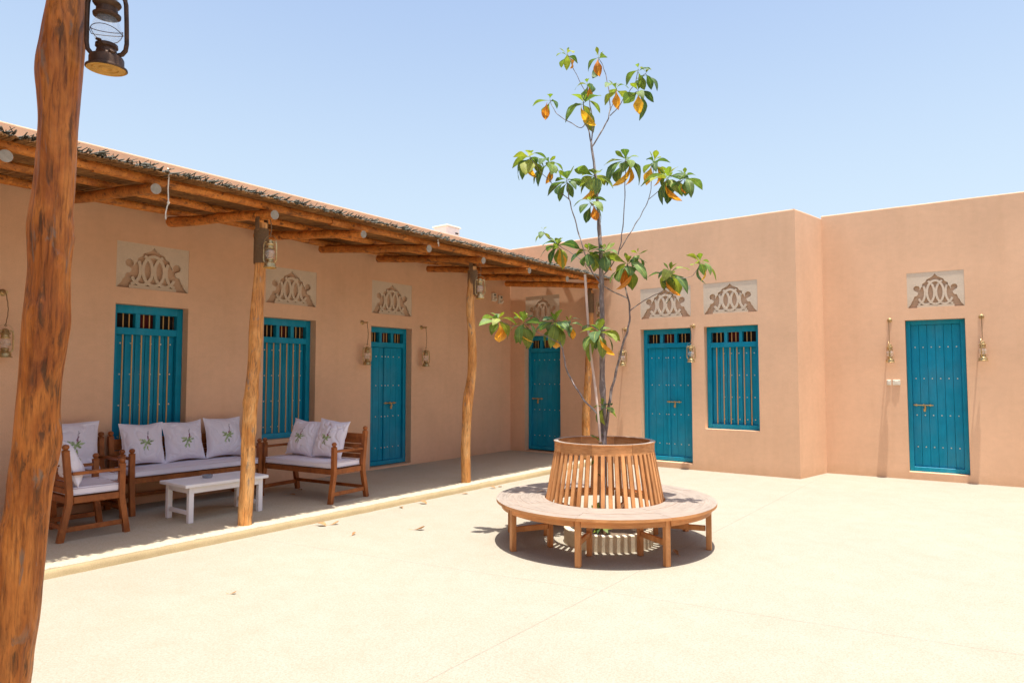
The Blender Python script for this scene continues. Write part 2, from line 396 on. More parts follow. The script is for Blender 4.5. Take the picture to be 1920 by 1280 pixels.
# ---------------------------------------------------------------- mesh helpers
class MB:
    def __init__(self):
        self.v = []; self.f = []; self.M = Matrix.Identity(4); self.uv = None
    def at(self, loc=(0, 0, 0), rot=(0, 0, 0)):
        from mathutils import Euler
        self.M = Matrix.Translation(loc) @ Euler(rot).to_matrix().to_4x4()
        return self
    def add(self, vs_, fs):
        b = len(self.v)
        for p in vs_:
            self.v.append(tuple(self.M @ Vector(p)))
        self.f += [tuple(b+i for i in f) for f in fs]
    def box(self, c, s, b=0.0):
        x, y, z = c; a, d, h = s[0]/2, s[1]/2, s[2]/2
        if b <= 0:
            vs_ = [(x+i*a, y+j*d, z+k*h) for i in (-1, 1) for j in (-1, 1) for k in (-1, 1)]
            self.add(vs_, [(0, 1, 3, 2), (4, 6, 7, 5), (0, 4, 5, 1), (2, 3, 7, 6), (0, 2, 6, 4), (1, 5, 7, 3)])
            return self
        b = min(b, a*0.9, d*0.9, h*0.9)
        vs_ = []; ix = {}
        for i in (-1, 1):
            for j in (-1, 1):
                for k in (-1, 1):
                    for ax in range(3):
                        p = [i*(a-b), j*(d-b), k*(h-b)]
                        p[ax] = (i*a, j*d, k*h)[ax]
                        ix[(i, j, k, ax)] = len(vs_)
                        vs_.append((x+p[0], y+p[1], z+p[2]))
        F = []
        for ax in range(3):
            o = [q for q in range(3) if q != ax]
            for sg in (-1, 1):
                loop = []
                for (u, w) in ((-1, -1), (1, -1), (1, 1), (-1, 1)):
                    key = [0, 0, 0]; key[ax] = sg; key[o[0]] = u; key[o[1]] = w
                    loop.append(ix[(*key, ax)])
                F.append(tuple(loop))
        for ax in range(3):
            o = [q for q in range(3) if q != ax]
            for u in (-1, 1):
                for w in (-1, 1):
                    k1 = [0, 0, 0]; k2 = [0, 0, 0]
                    k1[o[0]] = k2[o[0]] = u; k1[o[1]] = k2[o[1]] = w
                    k1[ax] = -1; k2[ax] = 1
                    F.append((ix[(*k1, o[0])], ix[(*k2, o[0])], ix[(*k2, o[1])], ix[(*k1, o[1])]))
        for i in (-1, 1):
            for j in (-1, 1):
                for k in (-1, 1):
                    F.append((ix[(i, j, k, 0)], ix[(i, j, k, 1)], ix[(i, j, k, 2)]))
        self.add(vs_, F)
        return self
    def tube(self, pts, r, n=8, cap=True, wob=0.0, seed=0.0, phase=0.0, wsc=3.0, along=1.0):
        pts = [Vector(p) for p in pts]
        rs = r if isinstance(r, (list, tuple)) else [r]*len(pts)
        vs_ = []; F = []
        up = None
        for i, p in enumerate(pts):
            d = (pts[min(i+1, len(pts)-1)] - pts[max(i-1, 0)]).normalized()
            if up is None:
                up = Vector((0, 0, 1)) if abs(d.z) < 0.9 else Vector((0, 1, 0))
            u = (up - d*up.dot(d)).normalized(); w = d.cross(u); up = u
            for k in range(n):
                a = 2*PI*k/n + phase
                dr = u*math.cos(a) + w*math.sin(a)
                q = rs[i]
                if wob:
                    q *= 1 + wob*noise.noise(Vector((math.cos(a)*1.3+seed, math.sin(a)*1.3, (p.z+p.x*0.7+p.y*0.7)*wsc*along+seed)))
                vs_.append(p + dr*q)
        for i in range(len(pts)-1):
            for k in range(n):
                k2 = (k+1) % n
                F.append((i*n+k, i*n+k2, (i+1)*n+k2, (i+1)*n+k))
        if cap:
            F.append(tuple(reversed(range(n))))
            F.append(tuple(range((len(pts)-1)*n, len(pts)*n)))
        self.add(vs_, F)
        return self
    def lathe(self, prof, n=24, c=(0, 0, 0), close=False):
        vs_ = []; F = []
        for r, z in prof:
            for k in range(n):
                a = 2*PI*k/n
                vs_.append((c[0]+r*math.cos(a), c[1]+r*math.sin(a), c[2]+z))
        for i in range(len(prof)-1):
            for k in range(n):
                k2 = (k+1) % n
                F.append((i*n+k, i*n+k2, (i+1)*n+k2, (i+1)*n+k))
        if close:
            i = len(prof)-1
            for k in range(n):
                k2 = (k+1) % n
                F.append((i*n+k, i*n+k2, k2, k))
        self.add(vs_, F)
        return self
    def prism_y(self, poly, y0, y1):            # outline in x,z pushed along y
        n = len(poly)
        vs_ = [(x, y0, z) for x, z in poly] + [(x, y1, z) for x, z in poly]
        F = [tuple(range(n)), tuple(reversed(range(n, 2*n)))]
        for i in range(n):
            j = (i+1) % n
            F.append((i, i+n, j+n, j))
        self.add(vs_, F)
        return self
    def sector(self, r0, r1, a0, a1, z0, z1, n=8):
        vs_ = []
        for i in range(n+1):
            a = a0+(a1-a0)*i/n
            c, s = math.cos(a), math.sin(a)
            vs_ += [(r0*c, r0*s, z0), (r1*c, r1*s, z0), (r1*c, r1*s, z1), (r0*c, r0*s, z1)]
        F = []
        for i in range(n):
            b = i*4; e = b+4
            for k in range(4):
                k2 = (k+1) % 4
                F.append((b+k, b+k2, e+k2, e+k))
        F.append((3, 2, 1, 0)); F.append((n*4, n*4+1, n*4+2, n*4+3))
        self.add(vs_, F)
        return self
    def mesh(self, name, mat, smooth=0.55):
        me = bpy.data.meshes.new(name)
        me.from_pydata(self.v, [], self.f)
        import bmesh
        bm = bmesh.new(); bm.from_mesh(me)
        bmesh.ops.recalc_face_normals(bm, faces=bm.faces)
        bm.to_mesh(me); bm.free()
        me.materials.append(mat)
        if smooth:
            me.shade_smooth()
            me.set_sharp_from_angle(angle=smooth)
        return me

def link(name, data, parent=None, loc=(0, 0, 0), rot=(0, 0, 0), kind=None, label=None, cat=None, group=None, scale=None):
    o = bpy.data.objects.new(name, data)
    COL.objects.link(o)
    o.location = loc
    o.rotation_euler = rot
    if scale is not None:
        o.scale = scale if isinstance(scale, (tuple, list)) else (scale,)*3
    if parent:
        o.parent = parent
    if kind: o['kind'] = kind
    if label: o['label'] = label
    if cat: o['category'] = cat
    if group: o['group'] = group
    return o

def part(name, mb, mat, parent=None, smooth=0.55, **kw):
    return link(name, mb.mesh(name, mat, smooth), parent, **kw)

def thing(name, label, cat, loc=(0, 0, 0), rotz=0.0, group=None):
    return link(name, None, None, loc, (0, 0, rotz), None, label, cat, group)

def copy_tree(o, parent=None):
    c = o.copy()
    COL.objects.link(c)
    if parent: c.parent = parent
    for ch in list(o.children):
        copy_tree(ch, c)
    return c

R = random.Random(7)
# ---------------------------------------------------------------- the ground
g = MB()
g.add([(-300, -300, -0.012), (300, -300, -0.012), (300, 300, -0.012), (-300, 300, -0.012)], [(0, 1, 2, 3)])
ground = part('ground', g, M['subbase'], smooth=0, kind='structure')

def slab(poly):
    n = len(poly)
    mb = MB()
    mb.add([(x, y, 0.0) for x, y in poly] + [(x, y, -0.01) for x, y in poly],
           [tuple(range(n))] + [(i, (i+1) % n, (i+1) % n + n, i+n) for i in range(n)])
    return part('paving_slab', mb, M['ground'], ground, smooth=0)

def jy(x): return 3.885 + 0.177*(x+5.876)        # the slanting joint
jx = -2.53
e = 0.0009
X0, X1, Y0_, Y1 = -9.0, 12.0, -9.0, 13.2
slab([(X0, Y0_), (jx-e, Y0_), (jx-e, jy(jx-e)-e), (X0, jy(X0)-e)])
slab([(jx+e, Y0_), (X1, Y0_), (X1, jy(X1)-e), (jx+e, jy(jx+e)-e)])
slab([(X0, jy(X0)+e), (jx-e, jy(jx-e)+e), (jx-e, Y1), (X0, Y1)])
slab([(jx+e, jy(jx+e)+e), (X1, jy(X1)+e), (X1, Y1), (jx+e, Y1)])

# raised porch floor with its rough kerb face
pf = MB()
pf.box((-7.335, 3.95, 0.018), (2.27, 14.5, 0.124), 0)
porch = part('porch_floor', pf, M['porch'], smooth=0, kind='structure')
kf = MB()
N = 240
for i in range(N+1):
    y = -3.2 + 14.36*i/N
    w = 0.010*noise.noise(Vector((y*3.1, 0, 0))) + 0.006*noise.noise(Vector((y*11, 4, 0)))
    w2 = 0.006*noise.noise(Vector((y*5.1, 9, 0)))
    x = -6.188 + w
    zt = 0.081 + 0.004*noise.noise(Vector((y*7, 2, 0)))
    for p in ((-6.24, -0.005), (x+w2+0.012, -0.005), (x+w2+0.006, 0.03), (x, zt-0.018), (x-0.014, zt-0.003), (x-0.035, zt+0.0005), (-6.24, 0.0805)):
        kf.v.append((p[0], y, p[1]))
for i in range(N):
    for k in range(6):
        a = i*7+k
        kf.f.append((a, a+1, a+8, a+7))
kerb = part('kerb', kf, M['kerb'], smooth=0.9, kind='structure')
# the kerb's top is the porch screed running over its edge
kt = MB()
for i in range(N+1):
    y = -3.2 + 14.36*i/N
    w = 0.010*noise.noise(Vector((y*3.1, 0, 0))) + 0.006*noise.noise(Vector((y*11, 4, 0)))
    x = -6.188 + w
    zt = 0.081 + 0.004*noise.noise(Vector((y*7, 2, 0)))
    for p in ((x-0.006, zt-0.008), (x-0.012, zt+0.0012), (x-0.032, zt+0.004), (-6.30, 0.0845), (-6.42, 0.0815)):
        kt.v.append((p[0], y, p[1]))
for i in range(N):
    for k in range(4):
        a = i*5+k
        kt.f.append((a, a+1, a+6, a+5))
part('screed_edge', kt, M['porch'], porch, smooth=0.9)

# ---------------------------------------------------------------- buildings
HW = 4.29
def wall_mesh(L, holes, T=0.32, D=0.13, H=HW, z0=-0.05):
    """outer face on y=0 (x along, z up), holes = (x0,x1,z0,z1,depth)"""
    mb = MB()
    ins = 0.018
    xs = sorted({0.0, L} | {h[0] for h in holes} | {h[1] for h in holes})
    zs = sorted({z0, H-ins} | {h[2] for h in holes} | {h[3] for h in holes})
    for i in range(len(xs)-1):
        for j in range(len(zs)-1):
            cx, cz = (xs[i]+xs[i+1])/2, (zs[j]+zs[j+1])/2
            if any(h[0] < cx < h[1] and h[2] < cz < h[3] for h in holes):
                continue
            mb.add([(xs[i], 0, zs[j]), (xs[i+1], 0, zs[j]), (xs[i+1], 0, zs[j+1]), (xs[i], 0, zs[j+1])], [(0, 1, 2, 3)])
    for (a, b, c, d, dep) in holes:
        mb.add([(a, 0, c), (b, 0, c), (b, 0, d), (a, 0, d), (a, dep, c), (b, dep, c), (b, dep, d), (a, dep, d)],
               [(0, 4, 5, 1), (1, 5, 6, 2), (2, 6, 7, 3), (3, 7, 4, 0)] + ([(4, 7, 6, 5)] if dep < 0.1 else []))
    m = 24
    for i in range(m):                                     # rounded, slightly uneven parapet
        a, b = L*i/m, L*(i+1)/m
        da = 0.006*noise.noise(Vector((a*1.3, L, 0))); db = 0.006*noise.noise(Vector((b*1.3, L, 0)))
        if i == 0: da = 0
        if i == m-1: db = 0
        mb.add([(a, 0, H-ins), (b, 0, H-ins), (b, 0.005, H-0.005+db), (a, 0.005, H-0.005+da), (b, ins, H+db), (a, ins, H+da),
                (b, T, H+db), (a, T, H+da), (b, T, z0), (a, T, z0)],
               [(0, 1, 2, 3), (3, 2, 4, 5), (5, 4, 6, 7), (7, 6, 8, 9)])
    mb.add([(0, 0, z0), (0, T, z0), (0, T, H), (0, ins, H), (0, 0, H-ins)], [(0, 1, 2, 3, 4)])
    mb.add([(L, 0, z0), (L, T, z0), (L, T, H), (L, ins, H), (L, 0, H-ins)], [(0, 1, 2, 3, 4)])
    me = bpy.data.meshes.new('wall')
    me.from_pydata(mb.v, [], mb.f)
    me.materials.append(M['stucco'])
    return me

def studs(mb, pts, y):
    for (x, z) in pts:
        mb.add([(x+0.011*math.cos(a)*k, y-d, z+0.011*math.sin(a)*k) for k, d in ((1, 0), (0.75, 0.006)) for a in [i*PI/4 for i in range(8)]] + [(x, y-0.009, z)],
               [(i, (i+1) % 8, (i+1) % 8+8, i+8) for i in range(8)] + [(8+i, 8+(i+1) % 8, 16) for i in range(8)])

def make_latch(mb, x, z, y):
    mb.tube([(x-0.10, y-0.022, z), (x+0.16, y-0.022, z)], 0.009, 8)
    for dx in (-0.07, 0.03, 0.12):
        mb.box((x+dx, y-0.014, z), (0.022, 0.03, 0.034), 0.004)
    mb.lathe([(0.0, -0.026), (0.014, -0.022), (0.012, -0.005), (0.0, -0.004)], 10, (x-0.10, y-0.022, z+0.015))
    mb.tube([(x+0.045, y-0.03, z), (x+0.05, y-0.036, z-0.05), (x+0.035, y-0.034, z-0.085)], [0.012, 0.014, 0.010], 8)
    mb.box((x+0.04, y-0.03, z-0.075), (0.036, 0.02, 0.05), 0.006)

def make_window(parent, loc, rotz, W, z0, z1):
    """turquoise barred window: frame > transom bars, gold bars, shutter planks, studs"""
    fr = MB(); j = 0.075; dp = 0.09
    fr.box((j/2, dp/2, (z0+z1)/2), (j, dp, z1-z0), 0.006)
    fr.box((W-j/2, dp/2, (z0+z1)/2), (j, dp, z1-z0), 0.006)
    iw = W-2*j
    fr.box((W/2, dp/2, z1-0.05), (iw, dp-0.006, 0.10), 0.004)
    fr.box((W/2, dp/2, z1-0.315), (iw, dp-0.006, 0.085), 0.004)
    fr.box((W/2, dp/2, z0+0.04), (iw, dp-0.006, 0.08), 0.004)
    mw = 0.055
    for k in (1, 2):
        fr.box((j+iw*k/3, dp/2, z1-0.186), (mw, dp-0.012, 0.175), 0.004)
    f = part('window', fr, M['teal'], parent, loc=loc, rot=(0, 0, rotz))
    cell = iw/3
    for k in range(3):
        cx = j+cell*(k+0.5)
        for d in (-0.035, 0.035):
            link('transom_bar', mesh_bar_short, f, (cx+d, 0.045, z1-0.186))
    zb0, zb1 = z0+0.05, z1-0.34
    for k in range(6):
        b = MB(); x = j+iw*(k+0.75)/6.6
        b.tube([(x, 0.032, zb0), (x, 0.032, zb1)], 0.0085, 8)
        part('window_bar', b, M['gold'], f)
    np_ = 6
    for k in range(np_):
        b = MB(); w = iw/np_
        b.box((j+w*(k+0.5), 0.078, (zb0+zb1)/2), (w-0.006, 0.02, zb1-zb0+0.03), 0.004)
        part('shutter_plank', b, M['teal'], f)
    st = MB(); n = 4
    studs(st, [(j+iw*(k+0.5)/np_ + 0.01, zz) for k in range(np_) for zz in [zb0+0.12+(zb1-zb0-0.24)*q/(n-1) for q in range(n)]], 0.068)
    part('stud', st, M['stud'], f, kind='stuff')
    backing(f, W, z0, z1, j, cell)
    return f

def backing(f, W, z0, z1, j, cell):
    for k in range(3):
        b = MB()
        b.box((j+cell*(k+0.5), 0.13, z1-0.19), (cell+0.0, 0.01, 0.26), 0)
        part('curtain' if k == 1 else 'painted_room_dark', b, M['curtain'] if k == 1 else M['dark'], f, smooth=0)  # side sheets: darkness of the unlit room painted into their colour

def make_door(parent, loc, rotz, W, z0, z1, double=True, transom=True, latch_side='r', rows=(0.406, 0.93, 1.453, 1.945)):
    fr = MB(); j = 0.07 if double else 0.065; dp = 0.10
    fr.box((j/2, dp/2, (z0+z1)/2), (j, dp, z1-z0), 0.006)
    fr.box((W-j/2, dp/2, (z0+z1)/2), (j, dp, z1-z0), 0.006)
    iw = W-2*j
    hh = 0.09 if transom else 0.07
    fr.box((W/2, dp/2, z1-hh/2), (iw, dp-0.006, hh), 0.004)
    fr.box((W/2, dp/2, z0+0.035), (iw, dp-0.006, 0.07), 0.004)
    top = z1-hh
    if transom:
        fr.box((W/2, dp/2, z1-0.295), (iw, dp-0.006, 0.085), 0.004)
        for k in (1, 2):
            fr.box((j+iw*k/3, dp/2, z1-0.171), (0.055, dp-0.012, 0.162), 0.004)
        top = z1-0.3375
    f = part('door', fr, M['teal'], parent, loc=loc, rot=(0, 0, rotz))
    if transom:
        cell = iw/3
        for k in range(3):
            for d in (-0.03, 0.03):
                link('transom_bar', mesh_bar_short, f, (j+cell*(k+0.5)+d, 0.045, z1-0.171))
        backing(f, W, z0, z1, j, cell)
    bot = z0+0.07
    np_ = 6
    w = iw/np_
    for k in range(np_):
        b = MB()
        b.box((j+w*(k+0.5), 0.065, (bot+top)/2), (w-0.0026, 0.036, top-bot-0.004), 0.003)
        part('door_plank', b, M['teal'], f)
    if double:
        b = MB(); b.box((W/2-0.012, 0.036, (bot+top)/2), (0.05, 0.034, top-bot-0.006), 0.008)
        part('meeting_stile', b, M['teal'], f)
    st = MB(); pts = []
    for z in rows:
        for k in range(np_):
            x = j+w*(k+0.5)
            pts.append((x+(0.012 if double and k == 3 else 0), z))
        if double: pts.append((W/2-0.012, z))
    studs(st, [p for p in pts if not (double and abs(p[0]-(W/2-0.012)) < 0.001)], 0.047)
    if double: studs(st, [(W/2-0.012, z) for z in rows], 0.019)
    part('stud', st, M['stud'], f, kind='stuff')
    lt = MB()
    make_latch(lt, W/2+0.07 if double else (j+0.12), 1.155, 0.047 if not double else 0.03)
    part('latch', lt, M['latch'], f)
    return f

_b = MB(); _b.tube([(0, 0, -0.09), (0, 0, 0.09)], 0.0075, 8)
mesh_bar_short = _b.mesh('transom_bar', M['gold'])

def ell(cx, cz, a, b, t0, t1, n=28):
    return [(cx+a*math.cos(rad(t0+(t1-t0)*i/n)), cz+b*math.sin(rad(t0+(t1-t0)*i/n))) for i in range(n+1)]

def band(mb, pts, w, y0, y1):
    n = len(pts); L = []; Rr = []
    for i, p in enumerate(pts):
        q0 = pts[max(i-1, 0)]; q1 = pts[min(i+1, n-1)]
        dx, dz = q1[0]-q0[0], q1[1]-q0[1]
        l = math.hypot(dx, dz) or 1
        nx, nz = -dz/l*w/2, dx/l*w/2
        L.append((p[0]+nx, p[1]+nz)); Rr.append((p[0]-nx, p[1]-nz))
    vs_ = []
    for i in range(n):
        vs_ += [(L[i][0], y0, L[i][1]), (Rr[i][0], y0, Rr[i][1]), (Rr[i][0], y1, Rr[i][1]), (L[i][0], y1, L[i][1])]
    F = []
    for i in range(n-1):
        for k in range(4):
            k2 = (k+1) % 4
            F.append((i*4+k, i*4+k2, i*4+4+k2, i*4+4+k))
    F += [(0, 1, 2, 3), ((n-1)*4+3, (n-1)*4+2, (n-1)*4+1, (n-1)*4)]
    mb.add(vs_, F)

def make_relief(parent, loc, rotz, W, H):
    """cream gypsum plate, arch-shaped cut-out, interlaced ring lattice"""
    h = W/2
    circ = [(0.655+0.115*math.cos(rad(t)), 0.545+0.115*math.sin(rad(t))*h/H) for t in range(215, -60, -25)]
    side = [(0.0, 0.95), (0.035, 0.91), (0.10, 0.86), (0.20, 0.82), (0.29, 0.79), (0.335, 0.72), (0.44, 0.675), (0.455, 0.60), (0.50, 0.56), (0.535, 0.50)]
    side += circ
    side += [(0.60, 0.43), (0.615, 0.37), (0.655, 0.335), (0.73, 0.325), (0.76, 0.28), (0.785, 0.22), (0.83, 0.185), (0.86, 0.12), (0.90, 0.075), (0.96, 0.03), (0.97, 0.0)]
    # plate is cut into a fan of convex-safe quads down each side
    pl = MB()
    for sg in (-1, 1):
        poly = [(h, 0.0), (h, H), (0.0, H)] + [(x*h, z*H) for x, z in side]
        poly = [(h+sg*x, z) for x, z in poly]
        pl.prism_y(poly, 0.005, 0.030)
    r = part('relief_panel', pl, M['panel'], parent, smooth=0, loc=loc, rot=(0, 0, rotz))
    rb = MB(); rb.box((h, 0.0425, H/2), (W-0.004, 0.003, H-0.004), 0)
    part('recess', rb, M['recess'], r, smooth=0)
    lt = MB(); w = 0.037*W/0.9; y0, y1 = 0.006, 0.0405
    a, b, cz = 0.295*h, 0.33*H, 0.42*H
    sx = 0.325*h
    band(lt, ell(h, cz, a, b, 0, 360, 40), w, y0, y1)
    band(lt, ell(h-sx, cz, a, b, 76, -150), w, y0+0.002, y1)
    band(lt, ell(h+sx, cz, a, b, 104, 330), w, y0+0.003, y1)
    band(lt, ell(h-2*sx, cz, a, b, 36, -82), w, y0+0.004, y1)
    band(lt, ell(h+2*sx, cz, a, b, 144, 262), w, y0+0.005, y1)
    lt.box((h, 0.024, 0.035*H), (1.30*h, 0.033, 0.07*H))
    part('lattice', lt, M['panel'], r, smooth=0.7)
    return r

def make_bracket(parent, loc, rotz):
    b = MB()
    b.lathe([(0.0, 0), (0.036, 0), (0.036, 0.008), (0.026, 0.014), (0.022, 0.03), (0.0, 0.034)], 14)
    bb = MB()
    bb.M = Matrix.Rotation(PI/2, 4, 'X')
    bb.lathe([(0.001, 0), (0.036, 0), (0.036, 0.008), (0.026, 0.014), (0.020, 0.03), (0.001, 0.036)], 14)
    bb.M = Matrix.Identity(4)
    bb.tube([(0, -0.02, 0), (0, -0.085, -0.004), (0, -0.135, 0.0)], [0.013, 0.011, 0.012], 8)
    bb.tube([(0, -0.13, 0.008), (0, -0.13, -0.022)], [0.009, 0.007], 8)
    part('lantern_bracket', bb, M['brass'], parent, loc=loc, rot=(0, 0, rotz))

# --- the long building under the reed porch
LB = thing('courtyard_building', 'long sand-pink building shaded by the reed porch, with barred windows behind the seats', 'building', (-8.44, -3.2, 0), group='buildings round the courtyard')
rotL = PI/2
oy = 3.2
def openings(lst): return lst
hl = [(3.462+oy, 4.33+oy, 0.71, 2.47, 0.32), (5.41+oy, 6.29+oy, 0.71, 2.45, 0.32), (7.378+oy, 8.304+oy, 0.11, 2.44, 0.32),
      (1.35+oy, 2.05+oy, 0.71, 2.46, 0.32),
      (3.458+oy, 4.322+oy, 2.665, 3.215, 0.045), (5.43+oy, 6.29+oy, 2.655, 3.18, 0.045), (7.388+oy, 8.30+oy, 2.655, 3.20, 0.045)]
link('wall', wall_mesh(14.38, hl), LB, (0, 0, 0), (0, 0, rotL))
rf = MB(); rf.box((-3.4, 7.3, 3.6), (6.1, 15.2, 0.1), 0)
part('roof', rf, M['stucco'], LB, smooth=0)
DD = 0.13
for (a, b, c, d, _) in (hl[0], hl[1], hl[3]):
    make_window(LB, (-DD, a, 0), rotL, b-a, c, d)
make_door(LB, (-DD, hl[2][0], 0), rotL, hl[2][1]-hl[2][0], 0.122, 2.44)
for (a, b, c, d, _) in hl[4:]:
    make_relief(LB, (0, a, c), rotL, b-a, d-c)
for y in (7.185, 8.54, 2.36):
    make_bracket(LB, (0, y+oy, 2.478), rotL)

# --- the cross building with its slanted corner and the set-back end
CB = thing('courtyard_building', 'sunlit sand-pink building with a slanted corner behind the round tree bench', 'building', (-8.44, 11.18, 0), group='buildings round the courtyard')
ox = 8.44
hb = [(-8.07+ox, -7.20+ox, 0.10, 2.44, 0.32), (-5.455+ox, -4.49+ox, 0.10, 2.462, 0.32), (-4.262+ox, -3.345+ox, 0.715, 2.462, 0.32),
      (-8.05+ox, -7.215+ox, 2.665, 3.25, 0.045), (-5.452+ox, -4.49+ox, 2.655, 3.205, 0.045), (-4.262+ox, -3.345+ox, 2.675, 3.205, 0.045)]
cw = MB()
link('wall', wall_mesh(8.44-2.737, hb), CB, (0, 0, 0))
make_door(CB, (hb[0][0], DD, 0), 0, hb[0][1]-hb[0][0], 0.122, 2.44, double=False)
make_door(CB, (hb[1][0], DD, 0), 0, hb[1][1]-hb[1][0], 0.112, 2.462)
make_window(CB, (hb[2][0], DD, 0), 0, hb[2][1]-hb[2][0], 0.715, 2.462)
for (a, b, c, d, _) in hb[3:]:
    make_relief(CB, (a, 0, c), 0, b-a, d-c)
for x in (-5.755, -4.445):
    make_bracket(CB, (x+ox, 0, 2.482), 0)
c0 = Vector((8.44-2.737, 0, 0)); c1 = Vector((8.44-2.55, 12.15-11.18, 0))
aCh = math.atan2(c1.y-c0.y, c1.x-c0.x)
link('corner_wall', wall_mesh((c1-c0).length, []), CB, c0, (0, 0, aCh))
aR = rad(3)
hr = [(1.183, 1.975, 0.115, 2.495, 0.32), (1.226, 1.982, 2.685, 3.24, 0.045)]
link('end_wall', wall_mesh(9.0, hr, H=4.33), CB, c1, (0, 0, aR))
RP = CB.location + c1
def onR(u, d=0.0, z=0.0):
    return Vector((c1.x + u*math.cos(aR) - d*math.sin(aR), c1.y + u*math.sin(aR) + d*math.cos(aR), z))
make_door(CB, onR(hr[0][0], DD), aR, hr[0][1]-hr[0][0], 0.118, 2.495, double=False, transom=False, rows=(0.50, 0.997, 1.575, 2.07))
make_relief(CB, onR(hr[1][0], 0, hr[1][2]), aR, hr[1][1]-hr[1][0], hr[1][3]-hr[1][2])
for u in (0.973, 2.18):
    make_bracket(CB, onR(u, 0, 2.505), aR)
for u, w in ((0.94, 0.05), (1.045, 0.085)):
    sw = MB(); sw.box((0, -0.009, 0), (w*1.25, 0.02, 0.085), 0.004); sw.box((0, -0.021, 0), (w*0.6, 0.006, 0.05), 0.002)
    part('switch_plate', sw, M['plastic'], CB, loc=onR(u, 0, 1.511), rot=(0, 0, aR))
rf = MB(); rf.box((2.9, 3.4, 3.6), (5.6, 6.1, 0.1), 0); rf.box((10.4, 4.9, 3.6), (9.3, 6.1, 0.1), 0)
part('roof', rf, M['stucco'], CB, smooth=0)

# two unseen wings behind and right of the camera, added to block low sky
for lab, loc, rz, L in (('unseen plain sand-pink building added on the right side to block low sky light', (6.44, 12.62, 0), -PI/2, 17.0),
                        ('unseen plain sand-pink building added behind the short porch to block low sky light', (6.44, -4.4, 0), PI, 15.2)):
    t = thing('courtyard_building', lab, 'building', loc, rz, 'buildings round the courtyard')
    link('wall', wall_mesh(L, []), t)
    rf = MB(); rf.box((L/2, 3.0, 3.6), (L, 5.3, 0.1), 0)
    part('roof', rf, M['stucco'], t, smooth=0)

# two small units high on the porch wall near the inner corner
for y, z, lab in ((10.586, 3.215, 'small ivory alarm box high on the porch wall, the one nearer the posts'), (10.80, 3.185, 'small ivory siren with a drooping nose beside the alarm box, next to the inner corner')):
    t = thing('alarm_box', lab, 'alarm', (-8.44, y, z))
    b = MB(); b.box((0.028, 0, 0), (0.056, 0.12, 0.17), 0.012)
    part('housing', b, M['plastic'], t)
    b = MB(); b.tube([(0.05, 0, -0.03), (0.085, 0, -0.055)], [0.028, 0.034], 12)
    part('sensor', b, M['plastic'], t)
    b = MB(); b.box((0.0575, 0, 0.045), (0.003, 0.05, 0.03), 0)
    part('grille', b, M['dark'], t, smooth=0)

# white unit on the roof
t = thing('rooftop_unit', 'white air-conditioning box just showing above the parapet of the porch building', 'roof unit', (-9.75, 10.62, 3.62))
b = MB(); b.box((0, 0, 0.60), (0.40, 0.42, 1.19), 0.02)
part('casing', b, M['acwhite'], t)
b = MB(); b.box((0.205, 0.10, 1.07), (0.012, 0.09, 0.03), 0.003)
part('vent', b, M['dark'], t)
b = MB(); b.box((0, 0, 1.205), (0.44, 0.46, 0.03), 0.008)
part('lid', b, M['acwhite'], t)
# ---------------------------------------------------------------- reed porches
def crooked(p0, p1, r0, r1, n=14, seed=0.0, amp=0.012):
    p0, p1 = Vector(p0), Vector(p1)
    pts = []; rs = []
    for i in range(n+1):
        t = i/n
        q = p0.lerp(p1, t)
        w = math.sin(PI*t)
        q = q + Vector((noise.noise(Vector((t*2.2, seed, 0))), noise.noise(Vector((t*2.2, seed, 5))), noise.noise(Vector((t*2.2, seed, 9)))))*amp*2*w
        pts.append(q)
        rs.append((r0+(r1-r0)*t)*(1+0.05*noise.noise(Vector((t*7, seed, 3)))))
    return pts, rs

